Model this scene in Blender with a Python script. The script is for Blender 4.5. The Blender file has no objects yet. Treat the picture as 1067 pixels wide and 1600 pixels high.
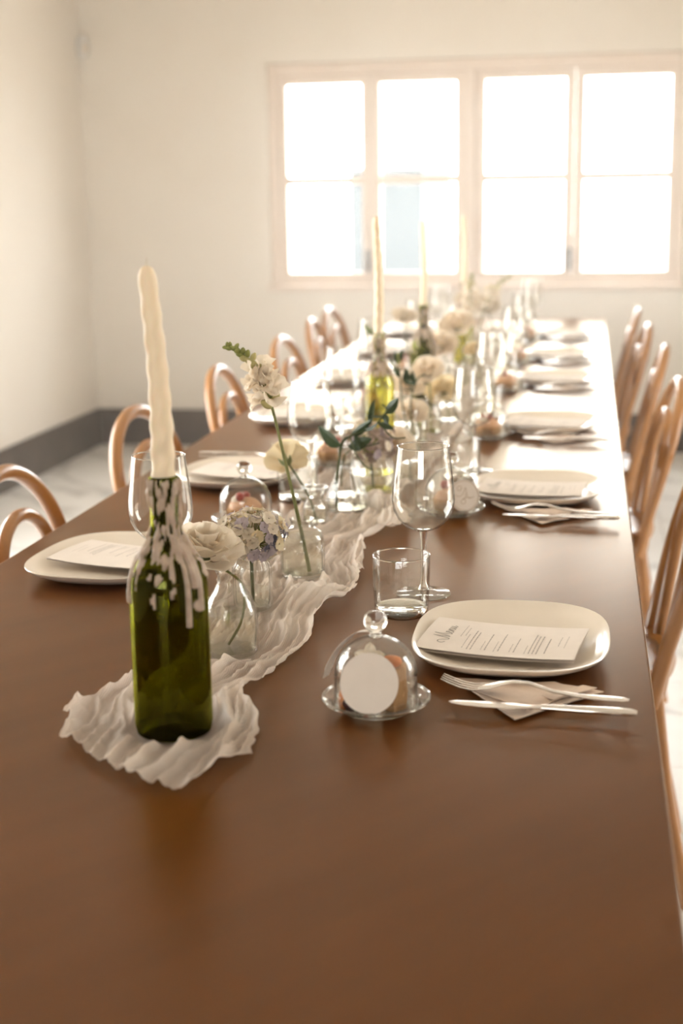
import bpy, math, random
from math import sin, cos, pi, sqrt, atan2
from mathutils import Vector, Matrix, noise

# ------------------------------------------------------------------ camera, sky, exposure
scene = bpy.context.scene
COL = scene.collection
EYE = Vector((0.432, 0.0, 1.33))
right = Vector((0.9850, 0.1720, -0.0150)); fwd = Vector((-0.1710, 0.9610, -0.2190))
fwd.normalize(); right = (right - fwd * right.dot(fwd)).normalized(); up = right.cross(fwd)
cam_data = bpy.data.cameras.new('camera')
cam = bpy.data.objects.new('camera', cam_data); COL.objects.link(cam)
cam.matrix_world = Matrix(((right.x, up.x, -fwd.x, EYE.x), (right.y, up.y, -fwd.y, EYE.y), (right.z, up.z, -fwd.z, EYE.z), (0, 0, 0, 1)))
cam_data.sensor_fit = 'VERTICAL'; cam_data.sensor_height = 36.0; cam_data.sensor_width = 24.0
cam_data.lens = 36.0 * 2160.0 / 1600.0
cam_data.clip_start = 0.05; cam_data.clip_end = 200
cam_data.dof.use_dof = True; cam_data.dof.focus_distance = 1.92; cam_data.dof.aperture_fstop = 3.3
scene.camera = cam

SKY = 15.0
world = bpy.data.worlds.new('daylight_sky'); scene.world = world; world.use_nodes = True
bg = world.node_tree.nodes['Background']
bg.inputs['Color'].default_value = (1.0, 0.99, 0.97, 1); bg.inputs['Strength'].default_value = SKY
vs = scene.view_settings
vs.view_transform = 'Standard'; vs.look = 'None'; vs.gamma = 1.0; vs.use_curve_mapping = False
vs.exposure = 0.14
cy = scene.cycles
cy.use_denoising = True
cy.use_adaptive_sampling = True; cy.adaptive_threshold = 0.03
cy.max_bounces = 10; cy.diffuse_bounces = 5; cy.glossy_bounces = 4; cy.transmission_bounces = 8; cy.transparent_max_bounces = 40; cy.volume_bounces = 1
cy.sample_clamp_indirect = 6.0; cy.caustics_refractive = False; cy.caustics_reflective = False

# ------------------------------------------------------------------ node helpers and materials
def new_mat(name):
    m = bpy.data.materials.new(name); m.use_nodes = True
    nt = m.node_tree; nt.nodes.clear()
    out = nt.nodes.new('ShaderNodeOutputMaterial')
    return m, nt, out
def N(nt, kind, **kw):
    n = nt.nodes.new(kind)
    for k, v in kw.items():
        if k in n.inputs: n.inputs[k].default_value = v
        else: setattr(n, k, v)
    return n
def L(nt, a, b): nt.links.new(a, b)
def rgba(c): return (c[0], c[1], c[2], 1.0)
def coords(nt, scale=(1, 1, 1), rot=(0, 0, 0), kind='Object'):
    tc = N(nt, 'ShaderNodeTexCoord'); mp = N(nt, 'ShaderNodeMapping')
    mp.inputs['Scale'].default_value = scale; mp.inputs['Rotation'].default_value = rot
    L(nt, tc.outputs[kind], mp.inputs['Vector']); return mp.outputs['Vector']
def ramp(nt, fac, stops):
    r = N(nt, 'ShaderNodeValToRGB'); cr = r.color_ramp
    while len(cr.elements) > len(stops): cr.elements.remove(cr.elements[-1])
    while len(cr.elements) < len(stops): cr.elements.new(0.5)
    for e, (p, c) in zip(cr.elements, stops): e.position = p; e.color = rgba(c)
    L(nt, fac, r.inputs['Fac']); return r.outputs['Color']
def bump(nt, height, strength=0.2, dist=0.01):
    b = N(nt, 'ShaderNodeBump'); b.inputs['Strength'].default_value = strength; b.inputs['Distance'].default_value = dist
    L(nt, height, b.inputs['Height']); return b.outputs['Normal']
def noise_tex(nt, vec, scale, detail=4, rough=0.55):
    n = N(nt, 'ShaderNodeTexNoise'); n.inputs['Scale'].default_value = scale; n.inputs['Detail'].default_value = detail
    n.inputs['Roughness'].default_value = rough; L(nt, vec, n.inputs['Vector']); return n.outputs['Fac']

def principled(name, c1, c2=None, rough=0.5, scale=8.0, stretch=(1, 1, 1), bump_s=0.0, bump_scale=None, metallic=0.0, spec=0.5, sss=0.0, trans=0.0, coat=0.0, rot=(0, 0, 0), detail=4):
    m, nt, out = new_mat(name)
    p = N(nt, 'ShaderNodeBsdfPrincipled')
    vec = coords(nt, stretch, rot)
    f = noise_tex(nt, vec, scale, detail)
    c2 = c2 or tuple(x * 0.9 for x in c1)
    L(nt, ramp(nt, f, [(0.3, c2), (0.7, c1)]), p.inputs['Base Color'])
    p.inputs['Roughness'].default_value = rough; p.inputs['Metallic'].default_value = metallic
    p.inputs['Specular IOR Level'].default_value = spec
    if sss:
        p.inputs['Subsurface Weight'].default_value = sss; p.inputs['Subsurface Radius'].default_value = (0.02, 0.012, 0.006); p.inputs['Subsurface Scale'].default_value = 0.6
    if coat: p.inputs['Coat Weight'].default_value = coat; p.inputs['Coat Roughness'].default_value = 0.15
    if bump_s: L(nt, bump(nt, noise_tex(nt, vec, bump_scale or scale * 6, 5), bump_s, 0.003), p.inputs['Normal'])
    L(nt, p.outputs[0], out.inputs['Surface'])
    return m

def thin_glass(name, tint=(0.98, 0.98, 0.97), rough=0.0, base=0.045, ripple=0.0, rip_scale=60):
    """A glass wall: transmits with a tint and reflects by the angle it is struck at (Schlick)."""
    m, nt, out = new_mat(name)
    lw = N(nt, 'ShaderNodeLayerWeight'); lw.inputs['Blend'].default_value = 0.5
    pw = N(nt, 'ShaderNodeMath', operation='POWER'); L(nt, lw.outputs['Facing'], pw.inputs[0]); pw.inputs[1].default_value = 4.5
    ml = N(nt, 'ShaderNodeMath', operation='MULTIPLY_ADD'); L(nt, pw.outputs[0], ml.inputs[0]); ml.inputs[1].default_value = 0.75; ml.inputs[2].default_value = base
    tr = N(nt, 'ShaderNodeBsdfTransparent')
    edge = tuple(0.45 * c ** 2 for c in tint)
    L(nt, ramp(nt, lw.outputs['Facing'], [(0.0, tint), (0.62, tuple(c ** 1.5 for c in tint)), (1.0, edge)]), tr.inputs['Color'])
    gl = N(nt, 'ShaderNodeBsdfGlossy'); gl.inputs['Roughness'].default_value = rough; gl.inputs['Color'].default_value = (1, 1, 1, 1)
    if ripple:
        nm = bump(nt, noise_tex(nt, coords(nt), rip_scale, 3), ripple, 0.004)
        L(nt, nm, gl.inputs['Normal']); L(nt, nm, lw.inputs['Normal'])
    mx = N(nt, 'ShaderNodeMixShader'); L(nt, ml.outputs[0], mx.inputs['Fac']); L(nt, tr.outputs[0], mx.inputs[1]); L(nt, gl.outputs[0], mx.inputs[2])
    L(nt, mx.outputs[0], out.inputs['Surface']); return m

def solid_glass(name, tint=(1, 1, 1), rough=0.0):
    m, nt, out = new_mat(name)
    g = N(nt, 'ShaderNodeBsdfGlass'); g.inputs['Color'].default_value = rgba(tint); g.inputs['Roughness'].default_value = rough; g.inputs['IOR'].default_value = 1.5
    L(nt, g.outputs[0], out.inputs['Surface']); return m

def petal_mat(name, c1, c2, trans=0.35, rough=0.6, scale=30):
    m, nt, out = new_mat(name)
    f = noise_tex(nt, coords(nt), scale, 3)
    col = ramp(nt, f, [(0.3, c2), (0.7, c1)])
    d = N(nt, 'ShaderNodeBsdfPrincipled'); d.inputs['Roughness'].default_value = rough; d.inputs['Specular IOR Level'].default_value = 0.25
    t = N(nt, 'ShaderNodeBsdfTranslucent')
    L(nt, col, d.inputs['Base Color']); L(nt, col, t.inputs['Color'])
    mx = N(nt, 'ShaderNodeMixShader'); mx.inputs['Fac'].default_value = trans
    L(nt, d.outputs[0], mx.inputs[1]); L(nt, t.outputs[0], mx.inputs[2]); L(nt, mx.outputs[0], out.inputs['Surface']); return m

def gauze_mat():
    m, nt, out = new_mat('gauze')
    vec = coords(nt)
    col = ramp(nt, noise_tex(nt, vec, 14, 3), [(0.3, (0.87, 0.75, 0.635)), (0.7, (0.94, 0.85, 0.75))])
    w1 = N(nt, 'ShaderNodeTexWave', wave_type='BANDS', bands_direction='X'); w1.inputs['Scale'].default_value = 210; w1.inputs['Distortion'].default_value = 1.2; w1.inputs['Detail'].default_value = 1
    w2 = N(nt, 'ShaderNodeTexWave', wave_type='BANDS', bands_direction='Y'); w2.inputs['Scale'].default_value = 210; w2.inputs['Distortion'].default_value = 1.2; w2.inputs['Detail'].default_value = 1
    L(nt, vec, w1.inputs['Vector']); L(nt, vec, w2.inputs['Vector'])
    mxm = N(nt, 'ShaderNodeMath', operation='MAXIMUM'); L(nt, w1.outputs['Fac'], mxm.inputs[0]); L(nt, w2.outputs['Fac'], mxm.inputs[1])
    mr = N(nt, 'ShaderNodeMapRange'); L(nt, mxm.outputs[0], mr.inputs['Value']); mr.inputs['From Min'].default_value = 0.2; mr.inputs['From Max'].default_value = 0.8; mr.inputs['To Min'].default_value = 1.0; mr.inputs['To Max'].default_value = 0.55
    geo = N(nt, 'ShaderNodeNewGeometry'); sep = N(nt, 'ShaderNodeSeparateXYZ'); L(nt, geo.outputs['Position'], sep.inputs[0])
    mz = N(nt, 'ShaderNodeMapRange'); L(nt, sep.outputs['Z'], mz.inputs['Value']); mz.inputs['From Min'].default_value = 0.752; mz.inputs['From Max'].default_value = 0.767; mz.inputs['To Min'].default_value = 0.72; mz.inputs['To Max'].default_value = 0.10
    thin = N(nt, 'ShaderNodeMath', operation='MULTIPLY'); L(nt, mr.outputs[0], thin.inputs[0]); L(nt, mz.outputs[0], thin.inputs[1])
    d = N(nt, 'ShaderNodeBsdfDiffuse'); t = N(nt, 'ShaderNodeBsdfTranslucent'); tr = N(nt, 'ShaderNodeBsdfTransparent')
    L(nt, col, d.inputs['Color']); L(nt, col, t.inputs['Color'])
    nm = bump(nt, noise_tex(nt, coords(nt, (1, 0.25, 1)), 160, 4), 0.5, 0.004); L(nt, nm, d.inputs['Normal'])
    a = N(nt, 'ShaderNodeMixShader'); a.inputs['Fac'].default_value = 0.3; L(nt, d.outputs[0], a.inputs[1]); L(nt, t.outputs[0], a.inputs[2])
    b = N(nt, 'ShaderNodeMixShader'); L(nt, thin.outputs[0], b.inputs['Fac']); L(nt, a.outputs[0], b.inputs[1]); L(nt, tr.outputs[0], b.inputs[2])
    L(nt, b.outputs[0], out.inputs['Surface']); return m

def wood_table_mat():
    m, nt, out = new_mat('table_wood')
    vec = coords(nt, (1, 1, 1), (0, 0, math.radians(41)))
    sv = N(nt, 'ShaderNodeMapping'); sv.inputs['Scale'].default_value = (9, 0.9, 9); L(nt, vec, sv.inputs['Vector'])
    f1 = noise_tex(nt, sv.outputs[0], 1.6, 4, 0.5)
    f2 = noise_tex(nt, vec, 1.3, 3)
    mx = N(nt, 'ShaderNodeMath', operation='MULTIPLY_ADD'); L(nt, f1, mx.inputs[0]); mx.inputs[1].default_value = 0.55
    hf = N(nt, 'ShaderNodeMath', operation='MULTIPLY'); L(nt, f2, hf.inputs[0]); hf.inputs[1].default_value = 0.45; L(nt, hf.outputs[0], mx.inputs[2])
    col = ramp(nt, mx.outputs[0], [(0.2, (0.074, 0.0225, 0.0045)), (0.8, (0.150, 0.0530, 0.0135))])
    d = N(nt, 'ShaderNodeBsdfDiffuse'); L(nt, col, d.inputs['Color'])
    gl = N(nt, 'ShaderNodeBsdfGlossy', distribution='BECKMANN'); gl.inputs['Roughness'].default_value = 0.29
    gl.inputs['Color'].default_value = (1, 0.92, 0.81, 1)
    fr = N(nt, 'ShaderNodeFresnel'); fr.inputs['IOR'].default_value = 1.255
    mix = N(nt, 'ShaderNodeMixShader'); L(nt, fr.outputs[0], mix.inputs['Fac']); L(nt, d.outputs[0], mix.inputs[1]); L(nt, gl.outputs[0], mix.inputs[2])
    L(nt, mix.outputs[0], out.inputs['Surface']); return m

def marble_mat():
    m, nt, out = new_mat('floor_marble')
    p = N(nt, 'ShaderNodeBsdfPrincipled')
    tc = N(nt, 'ShaderNodeTexCoord'); oi = N(nt, 'ShaderNodeObjectInfo')
    ad = N(nt, 'ShaderNodeVectorMath', operation='ADD'); L(nt, tc.outputs['Object'], ad.inputs[0])
    sc = N(nt, 'ShaderNodeVectorMath', operation='SCALE'); cb = N(nt, 'ShaderNodeCombineXYZ'); L(nt, oi.outputs['Random'], cb.inputs[0]); L(nt, oi.outputs['Random'], cb.inputs[1]); L(nt, cb.outputs[0], sc.inputs[0]); sc.inputs['Scale'].default_value = 13.0
    L(nt, sc.outputs[0], ad.inputs[1])
    v = N(nt, 'ShaderNodeTexWave', wave_type='BANDS', bands_direction='DIAGONAL'); v.inputs['Scale'].default_value = 1.2; v.inputs['Distortion'].default_value = 9; v.inputs['Detail'].default_value = 4; v.inputs['Detail Scale'].default_value = 1.6
    L(nt, ad.outputs[0], v.inputs['Vector'])
    L(nt, ramp(nt, v.outputs['Fac'], [(0.0, (0.58, 0.56, 0.53)), (0.12, (0.80, 0.78, 0.75)), (1.0, (0.85, 0.83, 0.80))]), p.inputs['Base Color'])
    p.inputs['Roughness'].default_value = 0.28
    L(nt, p.outputs[0], out.inputs['Surface']); return m

M = {}
M['plaster'] = principled('wall_plaster', (0.82, 0.77, 0.70), (0.80, 0.742, 0.665), rough=0.85, scale=2.5, bump_s=0.08, bump_scale=40, spec=0.2)
M['ceiling'] = principled('ceiling_paint', (0.82, 0.78, 0.72), rough=0.9, scale=2, spec=0.2)
M['stone'] = principled('skirting_stone', (0.085, 0.062, 0.047), (0.055, 0.040, 0.031), rough=0.45, scale=5, bump_s=0.05, bump_scale=30)
M['grout'] = principled('grout', (0.42, 0.38, 0.34), rough=0.9, scale=20)
M['marble'] = marble_mat()
M['frame'] = principled('window_paint', (0.80, 0.70, 0.62), (0.75, 0.64, 0.55), rough=0.5, scale=4)
M['pane'] = thin_glass('window_glass', (0.97, 0.98, 0.98))
M['latch'] = principled('latch_metal', (0.28, 0.28, 0.28), rough=0.4, metallic=0.7)
M['terrace'] = principled('terrace_paving', (0.62, 0.58, 0.53), rough=0.9, scale=3)
M['facade'] = principled('far_facade', (0.036, 0.044, 0.049), (0.033, 0.041, 0.046), rough=0.8, scale=1)
M['facade_win'] = principled('far_window', (0.06, 0.07, 0.08), rough=0.3, scale=1)
M['wood'] = wood_table_mat()
M['chair'] = principled('bent_beech', (0.37, 0.162, 0.042), (0.28, 0.112, 0.026), rough=0.3, scale=7, stretch=(1, 1, 0.2), coat=0.3)
M['seat'] = principled('seat_ply', (0.33, 0.16, 0.065), (0.24, 0.11, 0.04), rough=0.35, scale=6, stretch=(1, 0.15, 1))
M['ceramic'] = principled('cream_ceramic', (0.80, 0.70, 0.58), (0.77, 0.67, 0.55), rough=0.16, scale=5)
M['paper'] = principled('menu_paper', (0.78, 0.69, 0.605), (0.75, 0.66, 0.575), rough=0.75, scale=40, bump_s=0.05)
M['ink'] = principled('pale_ink', (0.30, 0.255, 0.21), rough=0.7)
M['gold_ink'] = principled('tan_ink', (0.45, 0.31, 0.17), rough=0.6)
M['napkin'] = principled('napkin', (0.76, 0.60, 0.48), (0.70, 0.55, 0.43), rough=0.9, scale=60, bump_s=0.2, bump_scale=300)
M['steel'] = principled('cutlery_steel', (0.76, 0.71, 0.65), (0.70, 0.65, 0.59), rough=0.2, metallic=1.0, scale=12)
M['glass'] = thin_glass('clear_glass', (0.975, 0.972, 0.96))
M['glass_rib'] = thin_glass('pressed_glass', (0.972, 0.968, 0.955), base=0.06, ripple=0.25, rip_scale=90)
M['glass_solid'] = solid_glass('solid_glass', (0.99, 0.985, 0.97))
M['water'] = thin_glass('water', (0.98, 0.98, 0.955), base=0.03)
M['bottle'] = solid_glass('green_bottle_glass', (0.50, 0.505, 0.155))
M['bottle_pale'] = thin_glass('yellow_green_bottle_glass', (0.86, 0.845, 0.52), rough=0.02, base=0.05)
M['wax'] = principled('candle_wax', (0.86, 0.72, 0.52), (0.82, 0.67, 0.47), rough=0.5, scale=20, sss=0.2)
M['wax_drip'] = principled('dripped_wax', (0.50, 0.385, 0.29), (0.34, 0.25, 0.185), rough=0.6, scale=60, sss=0.2, bump_s=0.3, bump_scale=120)
M['wick'] = principled('wick', (0.75, 0.68, 0.56), rough=0.9)
M['gauze'] = gauze_mat()
M['petal_white'] = petal_mat('white_petal', (0.86, 0.78, 0.66), (0.82, 0.72, 0.58))
M['petal_cream'] = petal_mat('cream_petal', (0.84, 0.74, 0.52), (0.84, 0.70, 0.46))
M['petal_peach'] = petal_mat('peach_petal', (0.88, 0.78, 0.64), (0.85, 0.74, 0.59))
M['petal_lilac'] = petal_mat('lilac_petal', (0.62, 0.54, 0.56), (0.52, 0.44, 0.48))
M['petal_blue'] = petal_mat('blue_petal', (0.34, 0.33, 0.42), (0.24, 0.24, 0.33))
M['petal_mauve'] = petal_mat('mauve_petal', (0.52, 0.41, 0.34), (0.40, 0.30, 0.24))
M['leaf'] = petal_mat('dark_leaf', (0.060, 0.085, 0.040), (0.040, 0.060, 0.030), trans=0.2, rough=0.4)
M['leaf_pale'] = petal_mat('pale_leaf', (0.26, 0.29, 0.14), (0.19, 0.23, 0.10), trans=0.3)
M['stem'] = petal_mat('green_stem', (0.25, 0.24, 0.09), (0.17, 0.18, 0.06), trans=0.1)
M['stem_dark'] = petal_mat('dark_stem', (0.11, 0.12, 0.05), (0.075, 0.09, 0.035), trans=0.1)
M['bud'] = petal_mat('green_bud', (0.38, 0.38, 0.13), (0.28, 0.30, 0.09), trans=0.25)
M['bud_pale'] = petal_mat('pale_bud', (0.62, 0.56, 0.28), (0.54, 0.48, 0.22), trans=0.3)
M['cake'] = principled('sponge_cake', (0.50, 0.28, 0.12), (0.36, 0.18, 0.07), rough=0.9, scale=60, bump_s=0.6, bump_scale=140)
M['pastry'] = principled('pale_pastry', (0.66, 0.38, 0.22), (0.56, 0.30, 0.16), rough=0.6, scale=40, bump_s=0.4, bump_scale=90)
M['orange'] = principled('orange_fruit', (0.75, 0.28, 0.08), (0.62, 0.20, 0.05), rough=0.4, scale=60, sss=0.2)
M['berry'] = principled('dark_berry', (0.045, 0.015, 0.022), (0.03, 0.01, 0.018), rough=0.3, scale=40)
M['red_berry'] = principled('red_berry', (0.42, 0.045, 0.03), (0.32, 0.03, 0.02), rough=0.3, scale=40)
M['cream'] = principled('whipped_cream', (0.82, 0.72, 0.60), rough=0.6, scale=30)
M['plastic'] = principled('white_plastic', (0.78, 0.76, 0.73), rough=0.4, scale=5)

# ------------------------------------------------------------------ geometry helpers
class G:
    def __init__(s): s.v = []; s.f = []
    def add(s, vs_, fs_):
        o = len(s.v); s.v += [tuple(v) for v in vs_]; s.f += [tuple(i + o for i in f) for f in fs_]; return s
    def box(s, lo, hi):
        x0, y0, z0 = lo; x1, y1, z1 = hi
        return s.add([(x0, y0, z0), (x1, y0, z0), (x1, y1, z0), (x0, y1, z0), (x0, y0, z1), (x1, y0, z1), (x1, y1, z1), (x0, y1, z1)],
                     [(0, 3, 2, 1), (4, 5, 6, 7), (0, 1, 5, 4), (1, 2, 6, 5), (2, 3, 7, 6), (3, 0, 4, 7)])
    def lathe(s, prof, seg=32, c=(0, 0, 0), mod=None, closed=False):
        """prof: (r, z) list; mod(angle, i, r, z) -> (r, z)"""
        vv = []; ff = []; rows = []
        for i, (r, z) in enumerate(prof):
            if r < 1e-6:
                rows.append([len(vv)]); vv.append((c[0], c[1], c[2] + z))
            else:
                row = []
                for k in range(seg):
                    a = 2 * pi * k / seg
                    rr, zz = mod(a, i, r, z) if mod else (r, z)
                    row.append(len(vv)); vv.append((c[0] + rr * cos(a), c[1] + rr * sin(a), c[2] + zz))
                rows.append(row)
        prs = list(zip(rows, rows[1:]))
        if closed: prs.append((rows[-1], rows[0]))
        for a, b in prs:
            for k in range(seg):
                k2 = (k + 1) % seg
                if len(a) == 1 and len(b) == 1: continue
                if len(a) == 1: ff.append((a[0], b[k2], b[k]))
                elif len(b) == 1: ff.append((a[k], a[k2], b[0]))
                else: ff.append((a[k], a[k2], b[k2], b[k]))
        return s.add(vv, ff)
    def tube(s, path, rad, seg=8, caps=True, flat=None):
        """path: points; rad: number or list of numbers or (width, height) pairs"""
        P = [Vector(p) for p in path]; n = len(P)
        R = rad if isinstance(rad, (list, tuple)) and not (len(rad) == 2 and n != 2) else [rad] * n
        T = []
        for i in range(n):
            t = (P[min(i + 1, n - 1)] - P[max(i - 1, 0)]); T.append(t.normalized())
        ref = Vector(flat) if flat else (Vector((0, 0, 1)) if abs(T[0].z) < 0.9 else Vector((1, 0, 0)))
        nrm = (ref - T[0] * ref.dot(T[0])).normalized()
        vv = []; ff = []
        for i in range(n):
            if flat: nrm = (Vector(flat) - T[i] * Vector(flat).dot(T[i])).normalized()
            else:
                nrm = nrm - T[i] * nrm.dot(T[i]); nrm.normalize()
            b = T[i].cross(nrm)
            w, h = R[i] if isinstance(R[i], (list, tuple)) else (R[i], R[i])
            for k in range(seg):
                a = 2 * pi * (k + 0.5) / seg
                vv.append(P[i] + b * (w * cos(a)) + nrm * (h * sin(a)))
        for i in range(n - 1):
            for k in range(seg):
                k2 = (k + 1) % seg
                ff.append((i * seg + k, i * seg + k2, (i + 1) * seg + k2, (i + 1) * seg + k))
        if caps:
            ff.append(tuple(range(seg - 1, -1, -1))); ff.append(tuple((n - 1) * seg + k for k in range(seg)))
        return s.add(vv, ff)
    def grid(s, fn, nu, nv):
        vv = [fn(i / nu, j / nv) for i in range(nu + 1) for j in range(nv + 1)]
        ff = [(i * (nv + 1) + j, (i + 1) * (nv + 1) + j, (i + 1) * (nv + 1) + j + 1, i * (nv + 1) + j + 1) for i in range(nu) for j in range(nv)]
        return s.add(vv, ff)
    def ball(s, c, r, seg=12, rings=8, mod=None):
        rx, ry, rz = r if isinstance(r, (list, tuple)) else (r, r, r)
        prof = [(sin(pi * i / rings), -cos(pi * i / rings)) for i in range(rings + 1)]
        prof[0] = (0, -1); prof[-1] = (0, 1)
        g = G().lathe(prof, seg)
        out = []
        for v in g.v:
            q = Vector((v[0] * rx, v[1] * ry, v[2] * rz))
            if mod: q = mod(q)
            out.append((q.x + c[0], q.y + c[1], q.z + c[2]))
        return s.add(out, g.f)
    def prism(s, poly, z0, z1):
        n = len(poly)
        vv = [(p[0], p[1], z0) for p in poly] + [(p[0], p[1], z1) for p in poly]
        ff = [tuple(range(n - 1, -1, -1)), tuple(range(n, 2 * n))] + [(i, (i + 1) % n, n + (i + 1) % n, n + i) for i in range(n)]
        return s.add(vv, ff)
    def mesh(s, name, mat, smooth=True):
        me = bpy.data.meshes.new(name); me.from_pydata(s.v, [], s.f)
        me.materials.append(M[mat] if isinstance(mat, str) else mat)
        if smooth:
            me.polygons.foreach_set('use_smooth', [True] * len(me.polygons))
            try: me.set_sharp_from_angle(angle=math.radians(42))
            except Exception: pass
        me.update(); return me
    def build(s, name, mat, parent=None, loc=(0, 0, 0), rz=0.0, smooth=True, bevel=0.0):
        return link(name, s.mesh(name, mat, smooth), parent, loc, rz, bevel)
def link(name, me, parent=None, loc=(0, 0, 0), rz=0.0, bevel=0.0):
    o = bpy.data.objects.new(name, me); COL.objects.link(o)
    o.location = loc; o.rotation_euler = (0, 0, rz)
    if parent: o.parent = parent
    if bevel:
        b = o.modifiers.new('bevel', 'BEVEL'); b.width = bevel; b.segments = 2; b.limit_method = 'ANGLE'
    return o
def tag(o, label, cat, group=None):
    o['label'] = label; o['category'] = cat
    if group: o['group'] = group
    return o
def thing(name, label, cat, loc=(0, 0, 0), rz=0.0, group=None):
    o = bpy.data.objects.new(name, None); COL.objects.link(o); o.empty_display_size = 0.02
    o.location = loc; o.rotation_euler = (0, 0, rz); return tag(o, label, cat, group)
def struct(o): o['kind'] = 'structure'; return o
def clone(root, loc, rz, label):
    r = root.copy(); COL.objects.link(r); r.location = loc; r.rotation_euler = (0, 0, rz); r['label'] = label
    for ch in list(root.children):
        c = ch.copy(); COL.objects.link(c); c.parent = r
        for gch in list(ch.children):
            d = gch.copy(); COL.objects.link(d); d.parent = c
    return r
def smooth_path(pts, sub=6):
    P = [Vector(p) for p in pts]; out = []
    n = len(P)
    for i in range(n - 1):
        p0 = P[max(i - 1, 0)]; p1 = P[i]; p2 = P[i + 1]; p3 = P[min(i + 2, n - 1)]
        for k in range(sub):
            t = k / sub
            out.append(0.5 * ((2 * p1) + (p2 - p0) * t + (2 * p0 - 5 * p1 + 4 * p2 - p3) * t * t + (3 * p1 - p0 - 3 * p2 + p3) * t ** 3))
    out.append(P[-1]); return out
def lerp(a, b, t): return a + (b - a) * t
def interp(tab, x):
    if x <= tab[0][0]: return tab[0][1]
    for (x0, y0), (x1, y1) in zip(tab, tab[1:]):
        if x <= x1:
            t = (x - x0) / (x1 - x0); t = t * t * (3 - 2 * t); return y0 + (y1 - y0) * t
    return tab[-1][1]
def aim(d, roll=0.0):
    """rotation whose local Z points along d"""
    return Vector(d).normalized().to_track_quat('Z', 'Y').to_matrix().to_4x4() @ Matrix.Rotation(roll, 4, 'Z')
def nz(x, y, z): return noise.noise(Vector((x, y, z)))

# ------------------------------------------------------------------ the room
XL, XR, YB, YF, HC = -2.29, 2.6, 7.45, -2.6, 2.75
TH = 0.22
def wall_with_holes(name, axis, pos, lo, hi, holes, out_dir):
    """axis 'y': wall at y=pos spanning x; axis 'x': wall at x=pos spanning y. holes: (a0,a1,z0,z1)"""
    g = G()
    def bx(a0, a1, z0, z1):
        if a1 - a0 < 1e-4 or z1 - z0 < 1e-4: return
        p0, p1 = sorted((pos, pos + out_dir * TH))
        if axis == 'y': g.box((a0, p0, z0), (a1, p1, z1))
        else: g.box((p0, a0, z0), (p1, a1, z1))
    cur = lo
    for (a0, a1, z0, z1) in sorted(holes):
        bx(cur, a0, 0, HC); bx(a0, a1, 0, z0); bx(a0, a1, z1, HC); cur = a1
    bx(cur, hi, 0, HC)
    return struct(g.build(name, 'plaster', smooth=False))
WIN = (-1.262, 0.925, 0.888, 2.045)
wall_with_holes('wall_back', 'y', YB, XL - TH, XR + TH, [WIN], 1)
LEFTW = (2.2, 4.7, 0.05, 2.2)
wall_with_holes('wall_left', 'x', XL, YF, YB, [LEFTW], -1)
SIDE1 = (2.8, 3.9, 0.05, 2.25)
wall_with_holes('wall_right', 'x', XR, YF, YB, [SIDE1], 1)
FRONT = (-1.1, 0.9, 0.95, 2.1)
wall_with_holes('wall_front', 'y', YF, XL - TH, XR + TH, [FRONT], -1)
struct(G().box((XL - TH, YF - TH, HC), (XR + TH, YB + TH, HC + 0.15)).build('ceiling', 'ceiling', smooth=False))
floor = struct(G().box((XL - TH, YF - TH, -0.12), (XR + TH, YB + TH, -0.003)).build('floor', 'grout', smooth=False))
TS = 0.61
tile_me = G().box((-TS / 2 + 0.0015, -TS / 2 + 0.0015, -0.008), (TS / 2 - 0.0015, TS / 2 - 0.0015, 0.0)).mesh('tile', 'marble', False)
nx = int(math.ceil((XR - XL) / TS)); ny = int(math.ceil((YB - YF) / TS))
for i in range(nx):
    for j in range(ny):
        link('tile', tile_me, floor, (XL + (i + 0.5) * TS, YB - (j + 0.5) * TS, 0))
def skirting(name, p0, p1, nrm, h=0.205, th=0.018, w=0.46):
    p0 = Vector(p0); p1 = Vector(p1); nrm = Vector(nrm); d = (p1 - p0); ln = d.length; d.normalize()
    a = p0 + nrm * (th * 0.55)
    lo = Vector((min(p0.x, p1.x, a.x), min(p0.y, p1.y, a.y), 0)); b = p1 + nrm * (th * 0.55)
    hi = Vector((max(p0.x, p1.x, b.x), max(p0.y, p1.y, b.y), h - 0.004))
    base = struct(G().box(lo, hi).build(name, 'grout', smooth=False))
    n = max(1, round(ln / w)); w = ln / n
    if abs(d.x) > 0.5: me = G().box((-w / 2 + 0.0015, 0, 0.001), (w / 2 - 0.0015, nrm.y * th, h)) 
    else: me = G().box((0, -w / 2 + 0.0015, 0.001), (nrm.x * th, w / 2 - 0.0015, h))
    me = me.mesh('skirting_tile', 'stone', False)
    for i in range(n):
        c = p0 + d * ((i + 0.5) * w)
        o = link('skirting_tile', me, base, c); o.location += nrm * random.uniform(0, 0.0012)
random.seed(5)
skirting('baseboard_back', (XL, YB, 0), (XR, YB, 0), (0, -1, 0))
skirting('baseboard_left', (XL, LEFTW[1], 0), (XL, YB - 0.02, 0), (1, 0, 0))
skirting('baseboard_right', (XR, SIDE1[1], 0), (XR, YB - 0.02, 0), (-1, 0, 0))

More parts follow.
